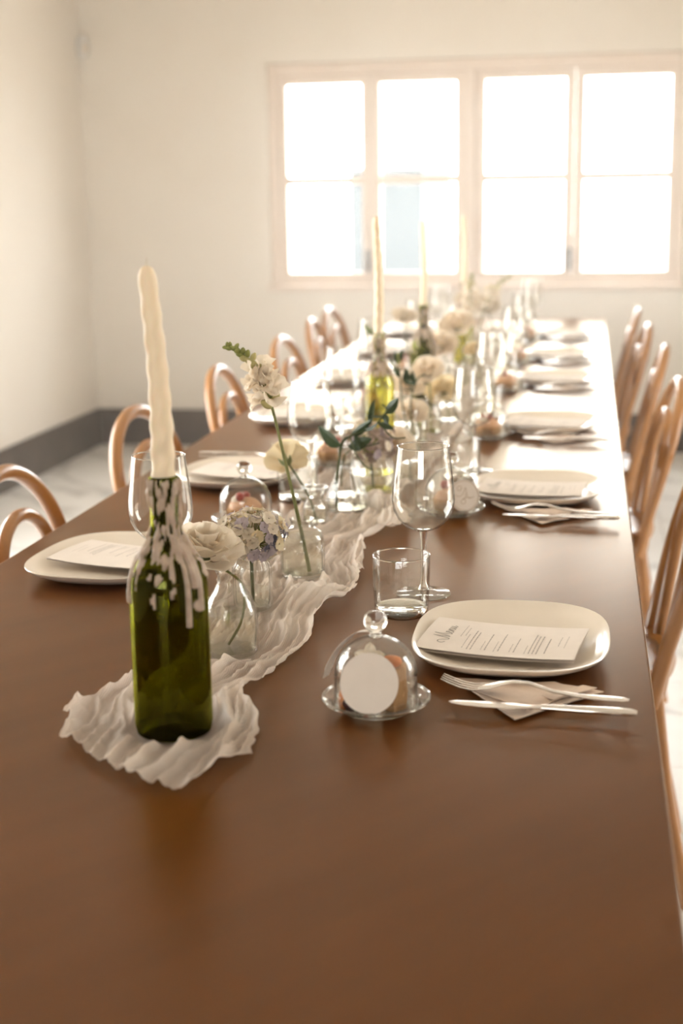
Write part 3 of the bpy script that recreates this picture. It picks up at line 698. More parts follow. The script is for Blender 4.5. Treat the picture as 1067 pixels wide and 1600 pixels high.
def make_pastry(label, kind):
    p = thing('pastry', label, 'cake', group='cakes under glass domes')
    if kind == 0:
        g = G()   # upright slice of sponge
        vv = []
        for z, k in ((0.0, 1.0), (0.012, 1.02), (0.034, 1.0), (0.046, 0.96), (0.049, 0.86)):
            for (x, y) in ((0.008, -0.014), (0.024, -0.026), (0.036, -0.010), (0.034, 0.014), (0.020, 0.024), (0.008, 0.014)):
                q = Vector((0.02 + (x - 0.02) * k, y * k, z)); q += 0.0035 * Vector((nz(x * 90, y * 90, z * 90), nz(y * 90, z * 90, 5), 0)); vv.append(q)
        n = 6; ff = [tuple(range(n - 1, -1, -1)), tuple(4 * n + k for k in range(n))]
        for r in range(4):
            for k in range(n): ff.append((r * n + k, r * n + (k + 1) % n, (r + 1) * n + (k + 1) % n, (r + 1) * n + k))
        g.add(vv, ff).build('cake_slice', 'cake', p)
        blob_ball((0.021, -0.004, 0.055), (0.012, 0.010, 0.008), 0.3, 60, 1).build('candied_fruit', 'orange', p)
        for i, (x, y, z, r) in enumerate(((-0.030, -0.018, 0.008, 0.0085), (-0.024, -0.030, 0.008, 0.008), (-0.033, -0.004, 0.0075, 0.0075), (-0.028, -0.014, 0.022, 0.0075), (-0.014, -0.034, 0.0065, 0.0065))):
            G().ball((x, y, z), r, 12, 8).build('berry', 'berry', p)
        blob_ball((-0.036, -0.018, 0.012), (0.006, 0.006, 0.016), 0.3, 60, 7).build('candied_fruit', 'orange', p)
        G().ball((-0.006, -0.036, 0.006), 0.006, 10, 8).build('berry', 'red_berry', p)
        # white blossom standing up behind the tag
        for k in range(5):
            a = 2 * pi * k / 5 + 0.3
            o = petal_mesh('flat'); q = link('petal', o['white'], p)
            q.matrix_basis = Matrix.Translation((-0.004, -0.020, 0.062)) @ aim((0.0, -0.95, 0.35)) @ Matrix.Rotation(a, 4, 'Z') @ Matrix.Diagonal((0.85, 0.85, 0.85, 1))
        G().ball((-0.004, -0.0235, 0.0640), (0.0038, 0.003, 0.0038), 10, 6).build('flower_centre', 'orange', p)
    else:
        def mod(a, i, r, z): return r * (1 + 0.06 * sin(9 * a)), z
        G().lathe([(0, 0), (0.026, 0), (0.031, 0.004), (0.034, 0.022), (0.031, 0.026), (0, 0.026)], 36, mod=mod).build('tart_case', 'cake', p)
        blob_ball((0, 0, 0.026), (0.032, 0.031, 0.020), 0.25, 45, kind * 3.1).build('sponge_top', 'pastry', p)
        blob_ball((-0.008, -0.010, 0.040), (0.015, 0.014, 0.009), 0.25, 60, kind).build('cream_swirl', 'cream', p)
        G().ball((0.004, -0.012, 0.049), 0.0085, 12, 8).build('berry', 'red_berry', p)
        G().ball((-0.014, 0.008, 0.046), 0.007, 12, 8).build('berry', 'red_berry', p)
    return p
def make_tag(label, written):
    # disc standing on its edge at the origin, face towards local -Y, leaning back
    t = thing('place_tag', label, 'tag', group='round paper name tags')
    r = 0.0345 if not written else 0.0300
    lean = math.radians(17)
    def place(x, z, d): # x across, z up the face, d proud of the face
        return (x, z * sin(lean) - d * cos(lean), z * cos(lean) + d * sin(lean) + 0.0005)
    n = 48; g = G(); vv = []
    for d in (0.0006, -0.0006):
        for k in range(n):
            a = 2 * pi * k / n; vv.append(place(r * 0.96 * cos(a), r + r * sin(a), d))
    g.add(vv, [tuple(range(n)), tuple(range(2 * n - 1, n - 1, -1))] + [(k, n + k, n + (k + 1) % n, (k + 1) % n) for k in range(n)])
    disc = g.build('disc', 'paper', t, smooth=False)
    if written:
        g = G(); vv = []
        for rr in (r * 0.90, r * 0.935):
            for k in range(n): a = 2 * pi * k / n; vv.append(place(rr * 0.96 * cos(a), r + rr * sin(a), 0.0009))
        g.add(vv, [(k, (k + 1) % n, n + (k + 1) % n, n + k) for k in range(n)]); g.build('border', 'gold_ink', disc, smooth=False)
        stroke = [(-0.10, 0.50), (-0.25, 0.62), (-0.42, 0.55), (-0.40, 0.36), (-0.22, 0.34), (-0.18, 0.5)]
        s2 = [(-0.60, 0.10), (-0.45, -0.02), (-0.2, 0.02), (-0.02, 0.22), (0.10, 0.50), (0.14, 0.25), (0.20, -0.1), (0.36, -0.18), (0.62, -0.08)]
        s3 = [(0.10, 0.12), (0.02, -0.12), (-0.12, -0.22), (-0.26, -0.34), (-0.20, -0.50), (0.0, -0.46), (0.04, -0.28), (-0.12, -0.20), (0.15, -0.13), (0.40, -0.16)]
        g = G()
        for st in (stroke, s2, s3):
            pts = smooth_path([(a * r, b * r, 0) for a, b in st], 5); vv = []; ff = []
            for i, q in enumerate(pts):
                tn = (pts[min(i + 1, len(pts) - 1)] - pts[max(i - 1, 0)]).normalized(); pq = Vector((-tn.y, tn.x, 0)) * 0.00045
                for s_ in (1, -1): e = q + pq * s_; vv.append(place(e.x, r + e.y, 0.001))
            g.add(vv, [(2 * i, 2 * i + 1, 2 * i + 3, 2 * i + 2) for i in range(len(pts) - 1)])
        g.build('handwriting', 'gold_ink', disc, smooth=False)
    return t

# ------------------------------------------------------------------ petals, leaves, flowers
_pm = {}
def petal_mesh(kind):
    if kind in _pm: return _pm[kind]
    g = G(); nu, nv = 6, 6
    if kind == 'flat':      # short round petal lying out from the centre along +X
        def fn(u, v):
            w = sin(pi * min(1, u * 0.92 + 0.08)) ** 0.6 * 0.5 + 0.02; x = u * 0.022; y = (v - 0.5) * 2 * w * 0.016
            return (x, y, 0.003 * u * u + 0.0016 * sin(v * 9 + u * 4) * u)
    elif kind == 'cup':     # broad ruffled petal rising from the centre, used for rose-like heads (unit radius)
        def fn(u, v):
            a = (v - 0.5) * 2.1; w = (0.22 + 0.78 * sin(pi * 0.5 * min(1, u * 1.15)))
            r = 0.12 + 0.78 * u ** 0.75; ruf = 0.09 * u ** 3 * sin(v * 17 + 1.3) + 0.05 * u ** 2 * sin(v * 31)
            rr = r * (1 - 0.16 * abs(v - 0.5) * 2 * u)
            return (rr * cos(a * w) , rr * sin(a * w), 0.95 * u ** 1.25 - 0.30 * u ** 3 + ruf)
    elif kind == 'inner':
        def fn(u, v):
            a = (v - 0.5) * 2.3; r = 0.08 + 0.42 * u ** 0.6; ruf = 0.07 * u ** 2 * sin(v * 19)
            return (r * cos(a), r * sin(a), 1.05 * u ** 1.1 + ruf - 0.12 * u ** 4)
    g.grid(fn, nu, nv)
    _pm[kind] = {k: g.mesh('petal', 'petal_' + k) for k in ('white', 'cream', 'peach', 'lilac', 'blue', 'mauve')}
    return _pm[kind]
_fm = {}
def floret_mesh(colr, var):
    if (colr, var) in _fm: return _fm[(colr, var)]
    g = G(); rnd = random.Random(var)
    for k in range(4):
        a = k * pi / 2 + rnd.uniform(-0.15, 0.15); tilt = rnd.uniform(0.1, 0.55); ln = rnd.uniform(0.011, 0.0135)
        def fn(u, v):
            w = (sin(pi * min(1, u * 0.9 + 0.1)) ** 0.55) * 0.0078 + 0.0004; y = (v - 0.5) * 2 * w; x = 0.0008 + u * ln * (1 - 0.18 * (2 * v - 1) ** 2)
            z = tilt * u * 0.007 + 0.0012 * sin(u * 5 + v * 6)
            return (x * cos(a) - y * sin(a), x * sin(a) + y * cos(a), z)
        g.grid(fn, 3, 3)
    g.ball((0, 0, 0.0012), 0.0014, 6, 4)
    _fm[(colr, var)] = g.mesh('floret', 'petal_' + colr); return _fm[(colr, var)]
_lm = {}
def leaf_mesh(mat, w=0.36, curl=0.15, fold=0.10):
    key = (mat, w, curl, fold)
    if key in _lm: return _lm[key]
    def fn(u, v):   # unit length along +Z, width along X
        ww = w * 0.5 * (sin(pi * u ** 0.8)) ** 0.85 * (1 - 0.15 * u) + 0.01 * (1 - u)
        x = (v - 0.5) * 2 * ww
        return (x, curl * u * u - fold * abs(v - 0.5) * 2 * ww / max(w * .5, 1e-3), u)
    _lm[key] = G().grid(fn, 9, 4).mesh('leaf', mat); return _lm[key]
def add_leaf(parent, base, tip, mat='leaf', w=0.36, curl=0.15, roll=0.0, fold=0.10, face=(0.05, -0.8, 0.6)):
    base = Vector(base); z = Vector(tip) - base; s_ = z.length; z.normalize()
    y = Vector(face); y = (y - z * y.dot(z)).normalized(); x = y.cross(z)
    o = link('leaf', leaf_mesh(mat, w, curl, fold), parent)
    R_ = Matrix(((x.x, y.x, z.x, 0), (x.y, y.y, z.y, 0), (x.z, y.z, z.z, 0), (0, 0, 0, 1)))
    o.matrix_basis = Matrix.Translation(base) @ R_ @ Matrix.Rotation(roll, 4, 'Z') @ Matrix.Diagonal((s_, s_, s_, 1)); return o
def add_head(parent, pos, r, direction, colr='white', seed=0, full=1.0):
    rnd = random.Random(seed); base = Matrix.Translation(Vector(pos)) @ aim(direction, rnd.uniform(0, 6))
    for ring, (n, kind, sc, tilt, z) in enumerate(((6, 'cup', 1.0, 0.30, -0.42), (5, 'cup', 0.86, -0.02, -0.36), (5, 'cup', 0.66, -0.22, -0.25), (4, 'inner', 0.72, -0.1, -0.25))):
        for k in range(n):
            a = 2 * pi * k / n + ring * 0.7 + rnd.uniform(-0.15, 0.15); s_ = r * sc * rnd.uniform(0.92, 1.08)
            o = link('petal', petal_mesh(kind)[colr], parent)
            o.matrix_basis = base @ Matrix.Translation((0, 0, z * r)) @ Matrix.Rotation(a, 4, 'Z') @ Matrix.Rotation(tilt * full + rnd.uniform(-.1, .1), 4, 'Y') @ Matrix.Diagonal((s_, s_, s_, 1))
    hv = base.to_3x3() @ Vector((0, 0, 1))
    c = Vector(pos) - hv * (0.48 * r)
    G().ball((0, 0, 0), (0.2 * r, 0.2 * r, 0.22 * r), 8, 6).build('calyx', 'stem_dark', parent, loc=c)
    return c
def rose_flower(name, label, base, head, r, direction, colr='white', seed=0, mids=(), group='cut flowers in the vases', full=1.0, stem='stem_dark', leaves=()):
    base = Vector(base); f = thing(name, label, 'flower', base, group=group)
    h = Vector(head) - base
    c = add_head(f, h, r, direction, colr, seed, full)
    path = [Vector((0, 0, 0))] + [Vector(m_) - base for m_ in mids] + [c]
    G().tube(smooth_path(path, 6), 0.0019, 6).build('stem', stem, f)
    for (b, t, w, mt) in leaves: add_leaf(f, Vector(b) - base, Vector(t) - base, mt, w)
    return f
def hydrangea(label, base, head, r, colours, n, seed, mids=()):
    rnd = random.Random(seed); base = Vector(base); h = Vector(head) - base
    f = thing('hydrangea', label, 'flower', base, group='cut flowers in the vases')
    G().tube(smooth_path([Vector((0, 0, 0))] + [Vector(m_) - base for m_ in mids] + [h - Vector((0, 0, r[2] * 0.3))], 6), 0.0026, 7).build('stem', 'stem_dark', f)
    br = G()
    for i in range(n):
        z = 1 - 1.75 * (i + 0.5) / n; a = i * 2.39996 + rnd.uniform(-0.3, 0.3); q = sqrt(max(0, 1 - z * z))
        d = Vector((q * cos(a), q * sin(a), z)); k = rnd.uniform(0.74, 1.10)
        pos = h + Vector((d.x * r[0], d.y * r[1], d.z * r[2])) * k
        colr = colours(d, rnd)
        o = link('floret', floret_mesh(colr, rnd.randrange(4)), f); s_ = rnd.uniform(0.75, 1.05)
        dd = (d + Vector((rnd.uniform(-.35, .35), rnd.uniform(-.35, .35), rnd.uniform(-.2, .35)))).normalized()
        o.matrix_basis = Matrix.Translation(pos) @ aim(dd, rnd.uniform(0, 6)) @ Matrix.Diagonal((s_, s_, s_, 1))
        br.tube([h - Vector((0, 0, r[2] * 0.45)), h + (pos - h) * 0.5 + Vector((0, 0, -0.004)), pos], 0.0006, 4)
    br.build('flower_stalks', 'bud', f)
    return f
_blm = {}
def blossom_mesh(colr):
    """snapdragon blossom: short tube opening into a ruffled two-lipped mouth, along +Z, unit length"""
    if colr in _blm: return _blm[colr]
    g = G()
    def lip(sgn, spread, ln):
        def fn(u, v):
            a = (v - 0.5) * 2.6; rr = 0.16 + 0.40 * u ** 1.6 * spread
            x = rr * sin(a) * (1 + 0.12 * u * sin(v * 21)); y = sgn * (rr * cos(a) * (0.75 + 0.5 * u) + 0.06)
            z = ln * u - 0.30 * u ** 4 * cos(a) + 0.07 * u * u * sin(v * 19)
            return (x, y, z)
        g.grid(fn, 7, 8)
    lip(1, 1.15, 1.0); lip(-1, 1.0, 0.9)
    g.ball((0, -0.02, 0.55), (0.22, 0.2, 0.22), 8, 6)
    _blm[colr] = g.mesh('blossom', 'petal_' + colr); return _blm[colr]
_bud = {}
def bud_mesh(mat):
    if mat not in _bud:
        _bud[mat] = G().lathe([(0, 0), (0.22, 0.06), (0.38, 0.25), (0.42, 0.5), (0.34, 0.75), (0.16, 0.95), (0, 1.0)], 8).mesh('bud', mat)
    return _bud[mat]
def snapdragon(label, path, start, bl_len, colr, seed, bloom=(0.0, 0.5), n=14, stem_r=0.0032, side=None):
    """path: world points from foot to tip; start: fraction where flowers begin"""
    rnd = random.Random(seed); base = Vector(path[0]); P = [p - base for p in smooth_path(path, 8)]
    f = thing('snapdragon', label, 'flower', base, group='cut flowers in the vases')
    m = len(P); G().tube(P, [lerp(stem_r, stem_r * 0.35, i / (m - 1)) for i in range(m)], 8).build('stem', 'stem', f)
    for i in range(n):
        t = i / (n - 1); k = lerp(start, 0.995, t) * (m - 1); a = int(k); p = P[a].lerp(P[min(a + 1, m - 1)], k - a)
        tn = (P[min(a + 1, m - 1)] - P[max(a - 1, 0)]).normalized()
        ang = i * 2.4 + rnd.uniform(-.3, .3)
        out = aim(tn).to_3x3() @ Vector((cos(ang), sin(ang), 0))
        if side: out = (out * 0.55 + Vector(side[i % len(side)])).normalized()
        if t < bloom[1] and t >= bloom[0]:
            d = (out + tn * 0.35 + Vector((0, 0, -0.1))).normalized(); s_ = bl_len * rnd.uniform(0.85, 1.1) * (1 - 0.25 * t)
            o = link('blossom', blossom_mesh(colr), f); o.matrix_basis = Matrix.Translation(p + d * 0.004) @ aim(d, rnd.uniform(-.5, .5)) @ Matrix.Diagonal((s_, s_, s_, 1))
            o = link('calyx', bud_mesh('bud'), f); o.matrix_basis = Matrix.Translation(p) @ aim(d) @ Matrix.Diagonal((0.010, 0.010, 0.010, 1))
        else:
            d = (out + tn * 0.55).normalized(); s_ = bl_len * lerp(0.66, 0.30, max(0, (t - bloom[1]) / (1 - bloom[1])) ** 0.7)
            pale = t < bloom[1] + 0.25
            o = link('bud', bud_mesh('bud_pale' if pale else 'bud'), f); o.matrix_basis = Matrix.Translation(p) @ aim(d) @ Matrix.Diagonal((s_ * 0.72, s_ * 0.72, s_, 1))
    return f

# ------------------------------------------------------------------ vases and candle bottles
def vase(label, loc, outer, wall=0.0018, level=None, mod=None, mat='glass', name='bud_vase', seg=48):
    """outer: (r, z) profile from foot to lip"""
    v = thing(name, label, 'vase', loc, group='small glass vases on the runner')
    inner = [(max(r - wall, 0.001), z) for r, z in outer[::-1] if z > 0.006]
    inner += [(max(inner[-1][0] * 0.9, 0.002), 0.006), (0, 0.0055)]
    n_o = len(outer)
    m2 = (lambda a, i, r, z: mod(a, r, z) if 0 < i < n_o else (r, z)) if mod else None
    G().lathe([(0, 0.0)] + outer + inner, seg, mod=m2).build('body', mat, v)
    if level:
        wp = [(0, 0.0062)] + [(max(r - wall - 0.0006, 0.001), max(z, 0.0066)) for r, z in outer if z <= level]
        wp += [(interp(outer_z(outer), level) - wall - 0.0006, level), (0, level)]
        G().lathe(wp, 32).build('water', 'water', v)
    OBST.append((loc[0], loc[1], max(r for r, z in outer if z < 0.03)))
    return v
def outer_z(outer):
    return sorted([(z, r) for r, z in outer])
def wine_bottle(label, loc, h=0.292, r=0.0435, mat='bottle', wax=1.0, seed=0, floor_f=0.0):
    b = thing('wine_bottle', label, 'bottle', loc, group='wine bottles holding candles')
    k = h / 0.292; q = r / 0.0435
    op = [(0.036, 0.0), (0.0415, 0.003), (0.0435, 0.012), (0.0435, 0.168), (0.0425, 0.180), (0.0375, 0.196), (0.0285, 0.210), (0.0205, 0.222), (0.0170, 0.234), (0.0158, 0.250), (0.0155, 0.272), (0.0168, 0.273), (0.0170, 0.286), (0.0155, 0.292)]
    op = [(rr * q, zz * k) for rr, zz in op]
    ip = [(rr - 0.003, zz) for rr, zz in op[::-1] if zz > 0.006] + [(0.034 * q, 0.008), (0.02 * q, 0.016), (0, 0.024)]
    G().lathe([(0, 0.020), (0.018 * q, 0.012)] + op + ip, 56).build('body', mat, b)
    OBST.append((loc[0], loc[1], r))
    tab = sorted([(zz, rr) for rr, zz in op])
    rnd = random.Random(seed); g = G(); nu, nv = 96, 110
    drips = [(rnd.uniform(0, 2 * pi), rnd.uniform(0.42, 0.66), rnd.uniform(0.05, 0.10)) for _ in range(int(3 * wax))] + [(-0.75, 0.47, 0.07), (-0.35, 0.52, 0.10), (-2.6, 0.55, 0.10)]
    vv = []; keep = []
    z_hi = h * 0.995; z_lo = h * 0.36
    for j in range(nv + 1):
        z = lerp(z_lo, z_hi, j / nv); rr = interp_lin(tab, z)
        for i in range(nu):
            a = 2 * pi * i / nu
            f = z / h
            cov = (min(f, 0.74) - 0.70) * 3.4 * wax + 0.75 * nz(cos(a) * 3.6 + seed, sin(a) * 3.6, z * 42) + 0.65 * nz(cos(a) * 7, sin(a) * 7 + seed, z * 95)
            if f > 0.78: cov = min(cov, 0.10) + 0.95 * nz(cos(a) * 4 + 3, sin(a) * 4 + seed, z * 50) - 0.02
            for (da, dz, dw) in drips:
                dd = abs((a - da + pi) % (2 * pi) - pi)
                if dd < dw and dz < f < 0.78: cov = max(cov, 0.35 * (1 - (dd / dw) ** 2) + 0.05)
                if f > dz - 0.02 and f < dz + 0.03 and dd < dw * 1.25: cov = max(cov, 0.5 * (1 - (dd / dw / 1.25) ** 2))
            if f < floor_f: cov = -1
            th = 0.0003 + 0.0034 * max(0, min(1, cov * 1.6))
            if cov <= 0: th = -0.0006
            vv.append(((rr + th) * cos(a), (rr + th) * sin(a), z)); keep.append(cov > -0.04)
    ff = []
    for j in range(nv):
        for i in range(nu):
            i2 = (i + 1) % nu; q4 = (j * nu + i, j * nu + i2, (j + 1) * nu + i2, (j + 1) * nu + i)
            if sum(keep[t] for t in q4) >= 2: ff.append(q4)
    g.add(vv, ff).build('wax_drips', 'wax_drip', b)
    return b
def interp_lin(tab, x):
    if x <= tab[0][0]: return tab[0][1]
    for (x0, y0), (x1, y1) in zip(tab, tab[1:]):
        if x <= x1: return y0 + (y1 - y0) * (x - x0) / max(1e-9, x1 - x0)
    return tab[-1][1]
def candle(label, loc, ln, r, twist=True, lean=0.0):
    c = thing('taper_candle', label, 'candle', loc, group='taper candles in bottles')
    rows = 90; prof = []
    for i in range(rows + 1):
        t = i / rows; rr = r * lerp(1.0, 0.72, t)
        if t > 0.94: rr *= sqrt(max(0.0, 1 - ((t - 0.94) / 0.06) ** 2)) * 0.75 + 0.25
        prof.append((rr, t * ln))
    def mod(a, i, rr, z):
        k = 1 + (0.065 * sin(2 * (a - z * 105)) if twist else 0) + 0.03 * nz(cos(a) * 2, sin(a) * 2, z * 50)
        return rr * k, z
    g = G().lathe([(0, 0)] + prof + [(0, ln)], 26, mod=mod)
    g.v = [(x + lean * z + 0.0025 * sin(z * 18) , y, z) for x, y, z in g.v]
    g.build('wax', 'wax', c)
    G().tube([(lean * ln + 0.0025 * sin(ln * 18), 0, ln - 0.002), (lean * ln + 0.0025 * sin(ln * 18) + 0.001, 0, ln + 0.008)], [0.0009, 0.0007], 6).build('wick', 'wick', c)
    return c

# ------------------------------------------------------------------ lay the centre line
Z1 = T + 0.0015
B1 = (-0.014, 1.411)
wine_bottle('dark green wine bottle crusted with dripped wax, nearest on the runner', (B1[0], B1[1], Z1), seed=4, wax=1.0)
candle('tall cream twisted candle in the nearest green bottle', (B1[0], B1[1], Z1 + 0.2925), 0.224, 0.0130, True, -0.03)
B2 = (-0.036, 3.15)
wine_bottle('yellow-green wine bottle with candle, second along the runner', (B2[0], B2[1], Z1), h=0.283, r=0.036, mat='bottle_pale', seed=9, wax=0.5, floor_f=0.66)
candle('cream taper candle in the yellow-green second bottle', (B2[0], B2[1], Z1 + 0.2835), 0.262, 0.0115, True, 0.0)
B3 = (-0.025, 3.95)
wine_bottle('olive wine bottle with waxy neck, third along the runner', (B3[0], B3[1], Z1), h=0.288, r=0.037, mat='bottle', seed=15, wax=1.2)
candle('slim cream taper candle in the third bottle', (B3[0], B3[1], Z1 + 0.2885), 0.235, 0.0095, False, 0.0)
B4 = (-0.005, 5.05)
wine_bottle('wine bottle with candle, farthest along the runner', (B4[0], B4[1], Z1), h=0.288, r=0.037, mat='bottle_pale', seed=21, wax=1.0)
candle('pale taper candle in the farthest bottle, before the window mullion', (B4[0], B4[1], Z1 + 0.2885), 0.235, 0.0095, False, 0.0)

# vase 1: carafe-like bottle beside the nearest candle bottle
vase('clear bottle-shaped vase with one white rose, beside the dark green bottle', (-0.018, 1.690, Z1), [(0.031, 0.0), (0.0345, 0.004), (0.0355, 0.03), (0.0345, 0.056), (0.029, 0.074), (0.021, 0.086), (0.017, 0.096), (0.0165, 0.106), (0.019, 0.112)], level=0.055, mat='glass_rib')
rose_flower('white_rose', 'loose white rose leaning out behind the dark green bottle', (-0.025, 1.698, Z1 + 0.008), (-0.052, 1.70, 0.896), 0.050, (0.25, -0.25, 0.95), 'white', 3, [(-0.003, 1.690, 0.80), (-0.004, 1.69, 0.848)], full=1.2, stem='stem')
# vase 2: ribbed cylinder
def ribs(n, d): return lambda a, r, z: (r * (1 + d * (0.5 + 0.5 * cos(n * a))), z)
vase('small ribbed cylinder vase holding a white and lilac hydrangea', (-0.039, 1.896, Z1), [(0.024, 0.0), (0.0265, 0.003), (0.0275, 0.012), (0.0275, 0.058), (0.0265, 0.064), (0.024, 0.069), (0.0235, 0.073)], level=0.028, mod=ribs(30, 0.05), mat='glass', name='ribbed_vase', seg=180)
def hcol(d, rnd):
    v = rnd.random()
    if d.x > 0.55 and -0.3 < d.z < 0.35: return 'blue' if v < 0.45 else ('lilac' if v < 0.75 else 'cream')
    if d.z < -0.05: return 'lilac' if v < 0.55 else ('peach' if v < 0.8 else 'white')
    return 'white' if v < 0.5 else ('cream' if v < 0.78 else ('lilac' if v < 0.9 else 'peach'))
hydrangea('white and lilac hydrangea head in the small ribbed vase', (-0.039, 1.896, Z1 + 0.008), (-0.040, 1.896, 0.858), (0.050, 0.047, 0.040), hcol, 120, 4)
# vase 3: embossed jar with snapdragon
def emboss(a, r, z):
    k = 0
    for c0 in (-2.15, -1.0, 0.1, 1.25, 2.4):
        d = sqrt((((a - c0 + pi) % (2 * pi) - pi) * 0.034) ** 2 + (z - 0.036) ** 2)
        for ring in (0.006, 0.012, 0.0185): k = max(k, math.exp(-((d - ring) / 0.0016) ** 2))
    return (r + 0.0016 * k, z)
EMB = [(0.030, 0.0), (0.0335, 0.003)] + [(0.0345, 0.008 + 0.0025 * k) for k in range(22)] + [(0.0335, 0.066), (0.030, 0.072), (0.0215, 0.078), (0.0175, 0.082), (0.0170, 0.088), (0.0195, 0.093)]
vase('embossed clear jar vase with the tall snapdragon stem', (-0.002, 2.079, Z1), EMB, level=0.066, mod=emboss, mat='glass_rib', name='embossed_vase', seg=150)
snapdragon('tall snapdragon with green bud tip, leaning left from the embossed jar', [(0.010, 2.075, Z1 + 0.008), (-0.006, 2.08, 0.838), (-0.022, 2.08, 0.915), (-0.040, 2.08, 0.998), (-0.052, 2.08, 1.045), (-0.066, 2.08, 1.076), (-0.090, 2.08, 1.103), (-0.114, 2.08, 1.114)], 0.485, 0.033, 'peach', 8, bloom=(0.04, 0.38), n=30, side=[(-0.9, -0.3, 0.2), (0.8, -0.3, 0.5), (-0.5, -0.6, 0.2), (0.5, -0.7, 0.3)])
# vase 4: flared bud vase with the cream flower seen from behind
vase('little flared bud vase with a cream flower, behind the embossed jar', (-0.052, 2.440, Z1), [(0.017, 0.0), (0.021, 0.004), (0.023, 0.018), (0.021, 0.034), (0.0165, 0.045), (0.0160, 0.052), (0.0215, 0.062), (0.0245, 0.066), (0.0245, 0.069)], level=0.03, mod=lambda a, r, z: (r * (1 + 0.03 * cos(8 * a)), z), seg=64)
rose_flower('cream_flower', 'flat cream flower turned away, showing its green sepals', (-0.050, 2.440, Z1 + 0.008), (-0.112, 2.475, 0.874), 0.040, (-0.25, 0.75, 0.55), 'cream', 6, [(-0.062, 2.44, 0.80), (-0.082, 2.442, 0.835)], full=1.6, stem='stem_dark', leaves=[((-0.104, 2.455, 0.855), (-0.112, 2.445, 0.888), 0.25, 'leaf_pale'), ((-0.104, 2.455, 0.855), (-0.094, 2.44, 0.882), 0.25, 'leaf_pale'), ((-0.104, 2.455, 0.855), (-0.122, 2.44, 0.872), 0.25, 'leaf_pale')])
# vase 5: ribbed bell vase with dark foliage
vase('clear fluted bell vase holding the dark leafy branch', (-0.012, 2.560, Z1), [(0.034, 0.0), (0.040, 0.004), (0.041, 0.016), (0.035, 0.036), (0.025, 0.058), (0.017, 0.082), (0.0145, 0.104), (0.018, 0.122), (0.0205, 0.126)], level=0.03, mod=ribs(16, 0.08), name='fluted_vase', seg=128)
def leafy_branch():
    b = Vector((-0.030, 2.548, Z1 + 0.008)); f = thing('leafy_branch', 'dark green leafy branch arching right out of the fluted vase', 'branch', b, group='cut flowers in the vases')
    W = lambda *p: Vector(p) - b
    main = smooth_path([W(-0.030, 2.548, Z1 + 0.008), W(-0.031, 2.546, 0.80), W(-0.022, 2.54, 0.858), W(-0.016, 2.53, 0.886), W(0.008, 2.515, 0.905), W(0.045, 2.505, 0.920), W(0.068, 2.5, 0.944), W(0.074, 2.5, 0.957), W(0.066, 2.5, 0.965)], 6)
    m = len(main); G().tube(main, [lerp(0.0030, 0.0013, i / (m - 1)) for i in range(m)], 7).build('stem', 'stem_dark', f)
    for pts in ([(-0.020, 2.545, 0.80), (-0.018, 2.545, 0.845), (-0.002, 2.53, 0.872), (0.028, 2.515, 0.882), (0.060, 2.50, 0.893)],
                [(0.002, 2.52, 0.902), (0.016, 2.50, 0.872), (0.034, 2.49, 0.852), (0.048, 2.485, 0.846)],
                [(0.060, 2.5, 0.935), (0.076, 2.49, 0.915), (0.092, 2.48, 0.906), (0.112, 2.475, 0.908)],
                [(-0.018, 2.54, 0.872), (-0.010, 2.53, 0.895), (0.006, 2.52, 0.903)]):
        G().tube(smooth_path([W(*p) for p in pts], 5), 0.0013, 6).build('side_stem', 'stem_dark', f)
    for bs, tp, w, roll, curl in (((-0.017, 2.53, 0.882), (-0.059, 2.50, 0.922), 0.50, 0.3, 0.10), ((-0.004, 2.53, 0.880), (0.042, 2.50, 0.902), 0.46, 0.2, -0.12), ((0.004, 2.515, 0.905), (0.050, 2.50, 0.936), 0.34, 0.1, 0.1),
                            ((0.044, 2.505, 0.925), (0.050, 2.50, 0.978), 0.24, 0.6, 0.12), ((0.066, 2.50, 0.945), (0.036, 2.48, 0.945), 0.5, 0.8, 0.15), ((0.072, 2.50, 0.948), (0.100, 2.49, 0.980), 0.46, 0.2, 0.1),
                            ((0.058, 2.50, 0.932), (0.088, 2.48, 0.925), 0.34, 0.2, -0.2), ((0.068, 2.50, 0.948), (0.080, 2.49, 0.928), 0.5, 0.4, 0.2), ((0.010, 2.52, 0.905), (0.026, 2.50, 0.876), 0.36, 0.5, 0.1), ((0.032, 2.505, 0.918), (0.062, 2.49, 0.93), 0.4, -0.3, 0.1)):
        add_leaf(f, Vector(bs) - b, Vector(tp) - b, 'leaf', w, curl, roll)
leafy_branch()
# vase 6: swirled bowl with mauve hydrangea; white lisianthus next to it
vase('round swirled glass bowl with a mauve hydrangea', (0.012, 2.735, Z1), [(0.024, 0.0), (0.032, 0.004), (0.044, 0.022), (0.047, 0.04), (0.042, 0.06), (0.036, 0.07), (0.038, 0.078)], level=0.04, mod=lambda a, r, z: (r * (1 + 0.05 * cos(14 * a + z * 60)), z), name='swirled_bowl', seg=140)
hydrangea('mauve-brown hydrangea head in the swirled glass bowl', (0.012, 2.735, Z1 + 0.008), (0.006, 2.73, 0.853), (0.052, 0.05, 0.042), lambda d, rnd: 'mauve' if rnd.random() < 0.6 else ('peach' if rnd.random() < 0.8 else 'lilac'), 100, 11)
CLEAR = [(0.022, 0.0), (0.0265, 0.004), (0.028, 0.03), (0.025, 0.05), (0.018, 0.066), (0.0165, 0.084), (0.020, 0.092)]
vase('clear bud vase with the big white lisianthus, left of the second right-hand wine glass', (0.072, 2.86, Z1), CLEAR, level=0.04)
